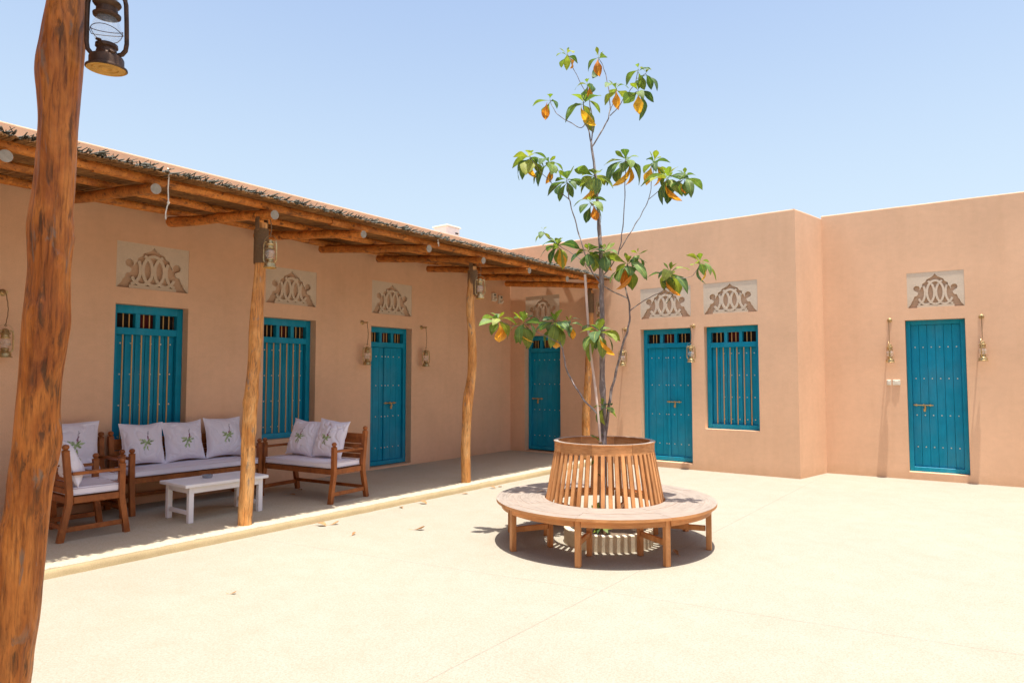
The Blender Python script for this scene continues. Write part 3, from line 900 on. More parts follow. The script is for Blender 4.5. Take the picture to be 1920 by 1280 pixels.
def post_mesh(path, knots, n=28, per=0.03, seed=0.0, ridg=0.05):
    """a peeled, crooked trunk: path = [(x,y,z,r)], knots = [(z, angle, size, height)]"""
    zs = [p[2] for p in path]
    if zs[0] > zs[-1]:
        path = list(reversed(path)); zs = [p[2] for p in path]
    def samp(z):
        for i in range(len(path)-1):
            if path[i][2] <= z <= path[i+1][2]:
                a, b = path[i], path[i+1]
                a0 = path[max(i-1, 0)]; b1 = path[min(i+2, len(path)-1)]
                t = (z-a[2])/max(b[2]-a[2], 1e-6)
                out = []
                for k in (0, 1, 3):
                    m0 = (b[k]-a0[k])/2; m1 = (b1[k]-a[k])/2
                    out.append((2*t**3-3*t*t+1)*a[k]+(t**3-2*t*t+t)*m0+(-2*t**3+3*t*t)*b[k]+(t**3-t*t)*m1)
                return out
        return [path[-1][0], path[-1][1], path[-1][3]]
    m = int((zs[-1]-zs[0])/per)
    mb = MB(); vs_ = []; F = []
    for i in range(m+1):
        z = zs[0]+(zs[-1]-zs[0])*i/m
        x, y, r = samp(z)
        for k in range(n):
            a = 2*PI*k/n
            ca, sa = math.cos(a), math.sin(a)
            q = r
            q *= 1+ridg*noise.noise(Vector((ca*1.6+seed, sa*1.6, z*1.8)))+ridg*0.45*(0.5-abs(noise.noise(Vector((ca*3.4+z*0.5, sa*3.4+seed, z*1.1)))))+ridg*0.55*noise.noise(Vector((ca*4+seed, sa*4, z*2.2)))+ridg*0.25*noise.noise(Vector((ca*9, sa*9+seed, z*9)))
            for kz, ka, ks, kh in knots:
                da = math.atan2(math.sin(a-ka), math.cos(a-ka))*r
                d2 = (da*da+(z-kz)**2*0.45)/(ks*ks)
                if d2 < 9:
                    q += kh*(math.exp(-d2)-0.75*math.exp(-d2*7))
            vs_.append((x+ca*q, y+sa*q, z))
    for i in range(m):
        for k in range(n):
            k2 = (k+1) % n
            F.append((i*n+k, i*n+k2, (i+1)*n+k2, (i+1)*n+k))
    F.append(tuple(reversed(range(n)))); F.append(tuple(range(m*n, (m+1)*n)))
    mb.add(vs_, F)
    return mb

def reeds(name, parent, mat, u0, u1, step, v0, v1, zf, rr, jitv, seed, lift=0.0, jz=0.0, curl=0.0):
    q = random.Random(seed)
    mb = MB(); u = u0
    while u < u1:
        r = q.uniform(*rr)
        a = v0 + q.uniform(*jitv); b = v1
        du = q.uniform(-0.035, 0.035)
        dz = q.uniform(0, jz)
        cl = q.uniform(-curl*0.3, curl)
        pts = [(u+du, -b, zf(b)+lift+dz), (u+du*0.3, -(a+(b-a)*0.35), zf(a+(b-a)*0.35)+lift+dz+q.uniform(-0.004, 0.004)), (u-du*0.4, -(a+0.10), zf(a+0.1)+lift+dz), (u-du+q.uniform(-1, 1)*curl*0.5, -a, zf(a)+lift+dz+cl)]
        mb.tube(pts, [r, r, r*0.9, r*0.6], 5, seed=u)
        u += step*q.uniform(0.7, 1.3)
    return part(name, mb, mat, parent, smooth=0.9, kind='stuff')

def make_pergola(label, loc, Lu0, Lu1, W, beams, posts, post_meshes, zfront, slope, group, lash=True, fr_lift=0.0):
    """local frame: u (along the front) = +x, into the roof = -y ; turned 90 deg so that the front faces +x of the world"""
    t = thing('reed_porch', label, 'pergola', loc, PI/2, group)
    # local y = -(world x - x0): front edge at y=0, roof at local y>0 ->  use v = local y
    zb = lambda v: zfront + slope*(v-0.0)
    for i, u in enumerate(beams):
        b = MB(); q = random.Random(100+i)
        du = q.uniform(-0.06, 0.03)
        p, r = crooked((u, 0.0, zb(0)), (u+du-0.05, W-0.12, zb(W-0.12)+q.uniform(-0.02, 0.02)), q.uniform(0.046, 0.052), q.uniform(0.056, 0.066), 14, 3.3*i, 0.015)
        b.tube(p, r, 12, wob=0.05, seed=i)
        bo = part('cross_beam', b, M['log'], t)
        c = MB(); d = (p[0]-p[1]).normalized()
        c.tube([p[0]-d*0.002, p[0]+d*0.003], r[0]*0.96, 14)
        part('sawn_end', c, M['cut'], bo)
    for j, v in enumerate((0.17, 1.08, W-0.23)):
        if v > W-0.2: continue
        u = Lu0; k = 0; q = random.Random(55+j)
        while u < Lu1:
            ln = q.uniform(2.3, 3.4)
            r = q.uniform(0.046, 0.058)
            z = zb(v)+0.105
            b = MB()
            u2 = min(u+ln, Lu1)
            p, rs = crooked((u, v+0.012*(k % 2), z), (u2, v+0.02*((k+1) % 2)-0.01, z+q.uniform(-0.012, 0.012)), r, r*0.86, 12, j*7.7+k, 0.02)
            b.tube(p, rs, 12, wob=0.05, seed=j+k)
            part('roof_pole', b, M['log'], t)
            u = u2-0.12 if u2 < Lu1 else Lu1
            k += 1
    zr = lambda v: zb(v)+0.148
    q = random.Random(int(Lu1*10))
    # lower brown reeds
    mb = MB(); u = Lu0
    while u < Lu1:
        r = q.uniform(0.009, 0.013); a = q.uniform(-0.13, -0.07); du = q.uniform(-0.03, 0.03)
        mb.tube([(u+du, W+0.03, zr(W)), (u+du*0.3, W*0.5, zr(W*0.5)+q.uniform(-0.004, 0.004)), (u-du*0.5, a+0.12, zr(a+0.12)), (u-du, a, zr(a)+q.uniform(-0.008, 0.004))], [r, r, r*0.95, r*0.7], 5)
        u += 0.0185*q.uniform(0.75, 1.3)
    part('reed_layer', mb, M['reed'], t, smooth=0.9, kind='stuff')
    # solid sheet added between the two layers to block the sun
    mt = MB(); n = 40
    mt.add([(Lu0, 0.02, zr(0)+0.016), (Lu1, 0.02, zr(0)+0.016), (Lu1, W+0.04, zr(W)+0.016), (Lu0, W+0.04, zr(W)+0.016),
            (Lu0, 0.02, zr(0)+0.026), (Lu1, 0.02, zr(0)+0.026), (Lu1, W+0.04, zr(W)+0.026), (Lu0, W+0.04, zr(W)+0.026)],
           [(0, 1, 2, 3), (4, 5, 6, 7), (0, 1, 5, 4), (1, 2, 6, 5), (2, 3, 7, 6), (3, 0, 4, 7)])
    part('sun_block_sheet', mt, M['reed'], t, smooth=0)
    # upper weathered grey palm ribs, broken tips sticking out
    for lay, (stp, lift) in enumerate(((0.020, 0.024), (0.030, 0.036))):
        mb = MB(); u = Lu0
        while u < Lu1:
            big = noise.noise(Vector((u*2.4, lay*5.0, 1.0)))
            r = q.uniform(0.006, 0.0125); a = q.uniform(-0.15, -0.03) - 0.04*big; du = q.uniform(-0.09, 0.09)
            z = zr(a)+lift+q.uniform(-0.012, 0.012)+0.010*big
            kk = q.random()
            tip = (u-du*1.2+q.uniform(-0.03, 0.03), a, z+q.uniform(-0.02, 0.024))
            mb.tube([(u+du, W*0.6, zr(W*0.6)+lift), (u-du*0.4, a+0.22, zr(a+0.22)+lift+q.uniform(-0.006, 0.008)), (u-du*0.8, a+0.08, z), tip], [r, r, r*0.95, r*0.55], 4)
            if kk < 0.45:
                # a split leaflet on the rib
                sx = q.choice((-1, 1))
                mb.tube([(u-du*0.7, a+0.10, z+0.004), (u-du*0.7+sx*q.uniform(0.02, 0.05), a+q.uniform(-0.01, 0.04), z+q.uniform(0.0, 0.035))], [0.005, 0.0025], 4)
            u += stp*q.uniform(0.5, 1.5)
        part('palm_rib_layer', mb, M['frond'], t, smooth=0.9, kind='stuff')
    # posts with rope lashing
    for (u, v), pm in zip(posts, post_meshes):
        po = part('post', pm[0], pm[1], t, smooth=1.2)
        if lash and pm[2]:
            ro = MB(); x, y, z0, z1, r = pm[2]
            turns = int((z1-z0)/0.014)
            pts = [(x+(r+0.004)*math.cos(a), y+(r+0.004)*math.sin(a), z0+(z1-z0)*i/(turns*12)) for i in range(turns*12+1) for a in [2*PI*i/12]]
            ro.tube(pts, 0.0075, 5)
            # diagonal turns over the beam
            for k in range(5):
                dx = (k-2)*0.014
                ro.tube([(x-r*1.05, y-r*0.5+dx, z1-0.02), (x-r*1.0, y+dx-0.02, z1+0.10), (x, y+dx, z1+0.235), (x+r*1.0, y+dx+0.02, z1+0.10), (x+r*1.05, y+r*0.5+dx, z1-0.02)], 0.007, 5)
            part('lashing', ro, M['rope'], po, smooth=0.9)
    return t

def W2L(x, y, ox_, oy_):            # world -> porch local (turned +90 deg): local x = world y, local y = -(world x)
    return (y-oy_, -(x-ox_))

# long porch along the left building
K = 1.031                          # the porch stands a little farther out than the first survey
PX, PY = -5.955*K, 0.0
def lp(path, ox_=PX, oy_=PY):
    return [(*W2L(x, y, ox_, oy_), z, r) for x, y, z, r in path]
p2 = [(-6.185, 3.80, 0.10, 0.076), (-6.185, 3.81, 0.45, 0.072), (-6.185, 3.815, 0.9, 0.074), (-6.18, 3.83, 1.3, 0.073), (-6.185, 3.86, 1.7, 0.066), (-6.19, 3.875, 2.0, 0.072), (-6.19, 3.885, 2.3, 0.068), (-6.19, 3.91, 2.7, 0.060), (-6.19, 3.92, 3.19, 0.060)]
p3 = [(-6.185, 7.165, 0.10, 0.074), (-6.185, 7.15, 0.6, 0.072), (-6.185, 7.17, 0.95, 0.072), (-6.185, 7.20, 1.3, 0.080), (-6.185, 7.27, 1.6, 0.068), (-6.185, 7.29, 1.9, 0.072), (-6.185, 7.27, 2.3, 0.062), (-6.185, 7.24, 2.6, 0.060), (-6.185, 7.29, 3.18, 0.058)]
p4 = [(-6.185, 10.44, 0.10, 0.078), (-6.185, 10.45, 0.9, 0.075), (-6.185, 10.52, 1.5, 0.070), (-6.185, 10.56, 1.9, 0.072), (-6.185, 10.62, 2.4, 0.062), (-6.185, 10.62, 3.18, 0.06)]
p1 = [(-6.185, 0.35, 0.10, 0.078), (-6.185, 0.40, 1.2, 0.075), (-6.185, 0.44, 2.4, 0.066), (-6.185, 0.42, 3.18, 0.06)]
kn = lambda s: [(random.Random(s+i).uniform(0.3, 2.6), random.Random(s*3+i).uniform(-PI, PI), random.Random(s*5+i).uniform(0.018, 0.035), random.Random(s*7+i).uniform(0.006, 0.016)) for i in range(12)]
facing = -0.65                     # the side of a post that faces the courtyard, in porch space
pms = []
def kk(p): return [(x*K, y*K, max(0.06, 1.6+(z-1.6)*K), r*K*0.88) for x, y, z, r in p]
p1, p2, p3, p4 = kk(p1), kk(p2), kk(p3), kk(p4)
for i, (pp, ks) in enumerate(((p1, kn(1)), (p2, kn(2)+[(0.72, -1.9, 0.022, 0.016), (1.25, -2.1, 0.022, 0.016), (1.68, -0.7, 0.02, 0.018), (0.65, -0.9, 0.02, 0.012)]), (p3, kn(3)), (p4, kn(4)))):
    lpp = lp(pp); top = lpp[-1]
    pms.append((post_mesh(lpp, ks, 30, 0.022, seed=i*3.1, ridg=0.14), M['lightpost'], (top[0], top[1], 2.80, 3.17, 0.066)))
beams = [-1.75, -0.6, 0.50, 1.65, 2.74, 3.915, 5.075, 6.155, 7.255, 8.375, 9.47, 10.55]
beams = [b_*K for b_ in beams]
make_pergola('long porch roof of peeled poles and palm reeds on four crooked timber posts', (PX, PY, 0), -2.9, 11.15, 2.27, beams,
             [(0, 0)]*4, pms, 3.292, 0.106, 'reed porches')

# short porch the picture is taken from; its crooked front post stands nearest
BIGPOST= [(-2.871, 0.97, 3.048, 0.064), (-2.877, 0.965, 2.909, 0.071), (-2.884, 0.96, 2.737, 0.074), (-2.882, 0.962, 2.567, 0.065), (-2.884, 0.96, 2.432, 0.065), (-2.889, 0.957, 2.299, 0.067), (-2.896, 0.951, 2.176, 0.071), (-2.894, 0.953, 2.105, 0.071), (-2.894, 0.953, 1.993, 0.066), (-2.896, 0.952, 1.9, 0.07), (-2.898, 0.95, 1.802, 0.075), (-2.904, 0.945, 1.696, 0.071), (-2.911, 0.94, 1.588, 0.068), (-2.914, 0.937, 1.433, 0.068), (-2.913, 0.938, 1.339, 0.073), (-2.926, 0.929, 1.217, 0.07), (-2.929, 0.926, 1.168, 0.068), (-2.936, 0.921, 1.071, 0.07), (-2.944, 0.915, 0.945, 0.073), (-2.952, 0.909, 0.829, 0.076), (-2.961, 0.903, 0.714, 0.08), (-2.973, 0.894, 0.599, 0.08), (-2.982, 0.887, 0.485, 0.082), (-3.009, 0.866, 0.221, 0.081), (-3.03, 0.851, -0.077, 0.079)]
QX, QY = -2.675, 0.0
bp = lp([(x, y, max(z, 0.0) if z < 0 else z, r) for x, y, z, r in BIGPOST], QX, QY)
bp.insert(0, (bp[0][0]-0.0, bp[0][1], 3.30, 0.066))
def cam_ang(off):                 # angle (porch space) of the post side seen from the camera, turned by off
    d = Vector((0-(-2.9), 0-0.93))
    l = W2L(d.x, d.y, 0, 0)
    return math.atan2(l[1], l[0])+off
bk = [(2.92, cam_ang(-0.4), 0.045, 0.012), (2.78, cam_ang(-0.9), 0.05, 0.010), (2.02, cam_ang(0.35), 0.03, 0.010), (1.83, cam_ang(-0.6), 0.032, 0.012), (2.15, cam_ang(1.3), 0.03, 0.008),
      (1.40, cam_ang(1.45), 0.03, 0.010), (1.12, cam_ang(0.7), 0.02, 0.008), (1.02, cam_ang(-1.2), 0.035, 0.012), (0.70, cam_ang(0.2), 0.03, 0.008), (1.7, cam_ang(0.9), 0.02, 0.005), (1.55, cam_ang(-0.2), 0.018, 0.005), (1.25, cam_ang(0.1), 0.016, 0.005)]
q1 = [(-2.87, -1.75, 0.0, 0.08), (-2.87, -1.7, 1.5, 0.07), (-2.87, -1.72, 3.25, 0.065)]
make_pergola('short reed porch roof on a thick crooked post close to the camera', (QX, QY, 0), -2.6, 1.04, 1.22, [-2.3, -1.2, 0.0, 0.93],
             [(0, 0)]*2, [(post_mesh(bp, bk, 72, 0.009, seed=2.2, ridg=0.10), M['post'], None), (post_mesh(lp(q1, QX, QY), kn(9), 20, 0.05), M['post'], None)],
             3.36, 0.05, 'reed porches', lash=False)

# ---------------------------------------------------------------- lanterns
def lantern_parts(metal):
    out = {}
    b = MB()
    b.lathe([(0.066, 0.0), (0.070, 0.003), (0.069, 0.008), (0.060, 0.012), (0.058, 0.018), (0.058, 0.040), (0.054, 0.048), (0.040, 0.055), (0.036, 0.062), (0.032, 0.078), (0.038, 0.083), (0.037, 0.094), (0.030, 0.098), (0.012, 0.102), (0.0, 0.102)], 32)
    b.tube([(0.030, -0.030, 0.050), (0.036, -0.036, 0.060)], 0.011, 10)
    b.tube([(0.0, -0.03, 0.086), (0.0, -0.062, 0.086)], 0.003, 6)
    b.lathe([(0.0, 0), (0.010, 0), (0.010, 0.004), (0.0, 0.004)], 10, (0, -0.064, 0.084))
    out['fuel_tank'] = (b, metal)
    u = MB()
    u.lathe([(0.066, 0.0), (0.062, 0.004), (0.048, 0.0045), (0.046, 0.0015), (0.040, 0.0015), (0.038, 0.005), (0.026, 0.005), (0.024, 0.002), (0.018, 0.002), (0.016, 0.006), (0.0, 0.006)], 32)
    out['base_plate'] = (u, M['under'])
    g = MB()
    g.lathe([(0.026, 0.098), (0.038, 0.108), (0.047, 0.126), (0.050, 0.145), (0.047, 0.165), (0.038, 0.186), (0.034, 0.196)], 28)
    out['glass_globe'] = (g, M['glass'])
    c = MB()
    c.lathe([(0.034, 0.194), (0.046, 0.198), (0.047, 0.206), (0.037, 0.212), (0.035, 0.232), (0.043, 0.238), (0.048, 0.246), (0.046, 0.252), (0.030, 0.262), (0.026, 0.276), (0.030, 0.280), (0.026, 0.290), (0.010, 0.298), (0.0, 0.299)], 28)
    out['chimney'] = (c, metal)
    f = MB()
    for s in (-1, 1):
        f.tube([(s*0.030, 0, 0.270), (s*0.046, 0, 0.276), (s*0.062, 0, 0.268), (s*0.067, 0, 0.245), (s*0.069, 0, 0.18), (s*0.070, 0, 0.10), (s*0.066, 0, 0.075), (s*0.054, 0, 0.060), (s*0.040, 0, 0.056)], [0.0085]*9, 8)
    out['side_tube'] = (f, metal)
    w = MB()
    for k in range(2):
        a0 = k*PI
        w.tube([(0.054*math.cos(a0+t*PI), 0.054*math.sin(a0+t*PI), 0.132+0.018*math.sin(t*PI)) for t in [i/10 for i in range(11)]], 0.0014, 5)
        w.tube([(0.052*math.cos(a0+t*PI+0.3), 0.052*math.sin(a0+t*PI+0.3), 0.150-0.03*math.sin(t*PI)) for t in [i/10 for i in range(11)]], 0.0014, 5)
    out['wire_guard'] = (w, metal)
    h = MB()
    h.tube([(0.070*math.cos(t*PI), 0.012*math.sin(t*PI), 0.255+0.088*math.sin(t*PI)) for t in [i/14 for i in range(15)]], 0.0018, 5)
    out['bail_handle'] = (h, metal)
    return {k: v[0].mesh(k, v[1], 0.6) for k, v in out.items()}
LMB = lantern_parts(M['brass']); LMR = lantern_parts(M['rust'])

def lantern(label, x, y, z, rotz, cord_top, meshes=LMB, scale=1.0, sway=0.012, tilt=0.0, group=None):
    t = thing('hurricane_lantern', label, 'lantern', (x, y, z), rotz, group)
    t.scale = (scale,)*3
    t.rotation_euler = (tilt, 0, rotz)
    for k in ('fuel_tank', 'base_plate', 'glass_globe', 'chimney', 'side_tube', 'wire_guard', 'bail_handle'):
        link(k, meshes[k], t)
    c = MB(); h0 = 0.340; h1 = (cord_top-z)/scale
    n = 14; q = random.Random(int(abs(x*91+y*37)*10))
    s = q.uniform(0.6, 1.2)*sway
    pts = [(s*math.sin(PI*i/n*1.15)*1.2+0.002*math.sin(i*2.1), 0.3*s*math.sin(PI*i/n), h0+(h1-h0)*i/n) for i in range(n+1)]
    c.tube(pts, 0.0045, 6)
    c.tube([(0.0, 0.0, h0-0.003), (0.012, 0.004, h0-0.012), (0, 0.008, h0-0.02), (-0.01, 0, h0-0.01), (0, 0, h0)], 0.004, 5)
    part('cord', c, M['rope'], t)
    return t
G1 = 'hurricane lanterns hanging on the courtyard walls'
G2 = 'hurricane lanterns hanging on the porch posts'
lantern('brass lantern hanging on the shaded porch wall at the far left, beyond the thick post', -8.31, 2.36, 1.80, 1.45, 2.47, group=G1)
lantern('brass lantern hanging on the porch wall left of the shaded double door', -8.31, 7.185, 1.79, 1.25, 2.47, group=G1)
lantern('brass lantern hanging on the porch wall right of the shaded double door', -8.31, 8.53, 1.78, 1.25, 2.47, group=G1)
lantern('brass lantern left of the sunlit double door, behind the tree branch', -5.755, 11.05, 1.80, 0.45, 2.475, group=G1)
lantern('brass lantern between the sunlit double door and the sunlit barred window', -4.445, 11.05, 1.85, 0.3, 2.475, group=G1)
pr = RP + Vector((0.973*math.cos(aR)+0.13*math.sin(aR), 0.973*math.sin(aR)-0.13*math.cos(aR), 0))
lantern('brass lantern seen edge-on left of the single blue door, above the light switches', pr.x, pr.y, 1.825, 1.62, 2.50, group=G1, tilt=0.0)
pr = RP + Vector((2.18*math.cos(aR)+0.13*math.sin(aR), 2.18*math.sin(aR)-0.13*math.cos(aR), 0))
lantern('brass lantern seen edge-on right of the single blue door', pr.x, pr.y, 1.835, 1.35, 2.50, group=G1)
lantern('brass lantern under the porch edge on the post beside the coffee table', -6.00*K, 3.90*K, 2.735, 0.55, 3.25, group=G2)
lantern('brass lantern under the porch edge on the middle post', -6.00*K, 7.235*K, 2.735, 0.7, 3.25, group=G2)
lantern('dim brass lantern under the porch edge on the farthest post, behind the tree', -6.00*K, 10.66*K, 2.72, 0.6, 3.23, group=G2)
lantern('large rusty lantern hanging beside the thick crooked post, against the sky', -2.732, 1.062, 2.768, 0.78, 3.33, LMR, 1.02, tilt=0.05, group=G2)
# ---------------------------------------------------------------- loose strings on the porch edge
def string(label, x, y, pts):
    x, y = x*K, y*K; pts = [(p[0]*K, p[1]*K, 1.6+(p[2]-1.6)*K) for p in pts]
    t = thing('loose_string', label, 'string', (x, y, pts[0][2]))
    b = MB()
    b.tube([(p[0]-x, p[1]-y, p[2]-pts[0][2]) for p in pts], 0.006, 6)
    k = len(pts)//2+1
    kp = pts[k]
    part('cord', b, M['string'], t)
    b = MB(); b.lathe([(0.0, -0.016), (0.011, -0.008), (0.013, 0.002), (0.008, 0.012), (0.0, 0.015)], 8, (kp[0]-x, kp[1]-y, kp[2]-pts[0][2]))
    part('knot', b, M['string'], t)
string('long pale string with a knot hanging from the reed edge near the thick post', -5.93, 2.83,
       [(-5.96, 2.84, 3.45), (-5.925, 2.83, 3.42), (-5.92, 2.832, 3.35), (-5.922, 2.828, 3.26), (-5.92, 2.832, 3.18), (-5.921, 2.834, 3.13), (-5.92, 2.822, 3.09), (-5.92, 2.812, 3.03), (-5.92, 2.815, 2.98)])
string('short pale string hanging from the reed edge near the middle post', -5.93, 6.28,
       [(-5.96, 6.27, 3.44), (-5.92, 6.28, 3.41), (-5.92, 6.283, 3.36), (-5.92, 6.29, 3.33), (-5.92, 6.30, 3.29)])

# ---------------------------------------------------------------- seats
def sq(mb, pts, w, ph=PI/4):
    mb.tube(pts, w/2*1.414, 4, phase=ph)

def make_seat(name, label, cat, loc, rotz, W, D=0.50, arm=0.60, back=0.80, nsl=6, group=None):
    """front towards local -y, origin on the floor under the middle"""
    t = thing(name, label, cat, (loc[0]*K, loc[1]*K, loc[2]), rotz, group); t.scale = (K, K, K)
    hw = W/2-0.025; f = -D/2; bk = D/2
    for s in (-1, 1):
        b = MB(); x = s*hw
        sq(b, [(x+s*0.004, f-0.055, 0), (x+s*0.002, f-0.03, 0.16), (x, f+0.0, 0.34), (x, f, 0.42), (x, f, arm+0.045)], 0.05)
        b.lathe([(0.0, 0), (0.034, 0.0), (0.036, 0.008), (0.030, 0.014), (0.016, 0.020), (0.026, 0.030), (0.030, 0.044), (0.025, 0.058), (0.010, 0.068), (0.0, 0.069)], 14, (x, f, arm+0.04))
        part('front_leg', b, M['chair'], t)
        b = MB()
        sq(b, [(x+s*0.004, bk+0.075, 0), (x+s*0.002, bk+0.045, 0.16), (x, bk+0.01, 0.34), (x, bk+0.01, 0.42), (x, bk+0.05, back)], 0.05)
        b.lathe([(0.0, 0), (0.032, 0.0), (0.034, 0.008), (0.028, 0.014), (0.016, 0.020), (0.028, 0.032), (0.030, 0.048), (0.022, 0.062), (0.0, 0.070)], 14, (x, bk+0.05, back))
        part('back_leg', b, M['chair'], t)
        b = MB(); b.box((x, (f+bk)/2+0.01, arm), (0.055, D-0.03, 0.028), 0.006)
        part('armrest', b, M['chair'], t)
        b = MB(); b.box((x, (f+bk)/2, 0.36), (0.03, D-0.045, 0.06), 0.004)
        part('side_rail', b, M['chair'], t)
        b = MB(); b.box((x, (f+bk)/2+0.01, 0.105), (0.028, D+0.04, 0.045), 0.004)
        part('stretcher', b, M['chair'], t)
    b = MB(); b.box((0, f, 0.36), (W-0.10, 0.03, 0.06), 0.004); part('front_rail', b, M['chair'], t)
    b = MB(); b.box((0, bk+0.01, 0.36), (W-0.10, 0.03, 0.06), 0.004); part('back_rail', b, M['chair'], t)
    b = MB(); b.box((0, bk+0.05, 0.125), (W-0.10, 0.025, 0.04), 0.004); part('stretcher', b, M['chair'], t)
    b = MB(); b.box((0, (f+bk)/2, 0.384), (W-0.06, D-0.04, 0.012), 0); part('seat', b, M['chair'], t, smooth=0)
    for i in range(nsl):
        z = 0.44+(back-0.06-0.44)*i/(nsl-1)
        b = MB(); b.box((0, bk+0.01+0.04*(z-0.42)/(back-0.42), z), (W-0.10, 0.018, 0.052 if i < nsl-1 else 0.07), 0.004)
        part('back_slat', b, M['chair'], t)
    return t

def cushion(label, loc, rotz, W, D, H=0.085, group='seat cushions on the porch furniture'):
    t = thing('seat_cushion', label, 'cushion', (loc[0]*K, loc[1]*K, FZ+(loc[2]-FZ)*K), rotz, group); t.scale = (K, K, K)
    mb = MB(); nx, ny = max(10, int(W/0.035)), 14
    def srf(s):
        vs_ = []
        for j in range(ny+1):
            for i in range(nx+1):
                x = -1+2*i/nx; y = -1+2*j/ny
                ex = min(1, (1-abs(x))*W/0.05); ey = min(1, (1-abs(y))*D/0.05)
                e = (1-(1-min(ex, ey))**2)**0.5
                w = 0.004*noise.noise(Vector((x*W*7, y*D*7, rotz+W)))
                puff = 0.010*(1-x**4)*(1-y**4)
                z = H/2+s*((H/2-0.012)*(0.72+0.28*e)+(puff+w if s > 0 else 0)*e)
                vs_.append((x*W/2*(1-0.0*e), y*D/2, z))
        return vs_
    a = srf(1); b = srf(-1)
    F = []
    for j in range(ny):
        for i in range(nx):
            k = j*(nx+1)+i
            F.append((k, k+1, k+nx+2, k+nx+1))
    mb.add(a, F); off = len(mb.v); mb.add(b, F)
    ring = [i for i in range(nx+1)] + [j*(nx+1)+nx for j in range(1, ny+1)] + [ny*(nx+1)+i for i in range(nx-1, -1, -1)] + [j*(nx+1) for j in range(ny-1, 0, -1)]
    for i in range(len(ring)):
        p, q = ring[i], ring[(i+1) % len(ring)]
        mb.f.append((p, q, q+off, p+off))
    part('cover', mb, M['cushion'], t, smooth=0.9)
    pp = MB()
    c = [(-W/2, -D/2), (W/2, -D/2), (W/2, D/2), (-W/2, D/2), (-W/2, -D/2)]
    for z in (H*0.90, 0.014):
        for i in range(4):
            pp.tube([(*c[i], z), (*c[i+1], z)], 0.0035, 6)
    part('piping', pp, M['cushion'], t)
    return t

# printed pillow: the lavender sprig is flat print, kept as vertex colour on a fine cloth grid
def pillow_mat():
    m, nt, p = newmat('printed_pillow_cloth')
    a = node(nt, 'ShaderNodeVertexColor'); a.layer_name = 'print'
    v = coords(nt)
    n = noise_tex(nt, v, 300, 3, 0.6)
    c = mix(nt, 1.0, a.outputs[0], ramp(nt, n, [(0.3, gray(0.93)), (0.7, gray(1.0))]), 'MULTIPLY')
    nt.links.new(c, p.inputs['Base Color'])
    p.inputs['Roughness'].default_value = 0.85
    p.inputs['Specular IOR Level'].default_value = 0.15
    bump(nt, p, n, 0.4, 0.001)
    return m
M['pillow'] = pillow_mat()
BASEC = (0.83, 0.79, 0.85)
def inell(x, z, cx, cz, a, b, ang):
    c, s = math.cos(rad(ang)), math.sin(rad(ang))
    u = (x-cx)*c+(z-cz)*s; w = -(x-cx)*s+(z-cz)*c
    return (u/a)**2+(w/b)**2
def print_col(x, z, sd):
    # stem, leaves and flower heads in pillow units (-1..1)
    col = BASEC
    if z < 0.02 and abs(x-(-0.02+0.30*(z-0.0)+0.02)) < 0.016 and z > -0.5:
        col = (0.20, 0.30, 0.10)
    for k, (cx, cz, a, b, ang) in enumerate(((-0.22, 0.10, 0.16, 0.055, 155), (-0.20, -0.04, 0.15, 0.05, 195), (-0.02, -0.14, 0.17, 0.06, 250), (0.14, -0.10, 0.14, 0.055, 320), (0.26, 0.02, 0.20, 0.05, 12), (0.16, 0.10, 0.14, 0.045, 40), (-0.12, -0.30, 0.16, 0.055, 235), (0.06, -0.36, 0.14, 0.045, 285), (-0.06, 0.06, 0.12, 0.05, 120))):
        e = inell(x, z, cx, cz, a, b, ang)
        if e < 1:
            g_ = 0.7+0.5*noise.noise(Vector((x*9+sd, z*9, k)))
            col = (0.38*g_, 0.52*g_, 0.19*g_) if k % 2 else (0.52*g_, 0.66*g_, 0.36*g_)
    for k in range(8):
        cz = 0.14+k*0.072; cx = 0.10+0.20*(cz-0.1)+0.012*math.sin(k*2.2+sd)
        rr = 0.058-0.0042*k
        if inell(x, z, cx, cz, rr, rr*0.62, 10) < 1 and (k != 4 or x < cx+0.02):
            q = k/7
            col = (0.26*(1-q)+0.05*q, 0.035+0.02*q, 0.085*(1-q)+0.10*q)
    return col
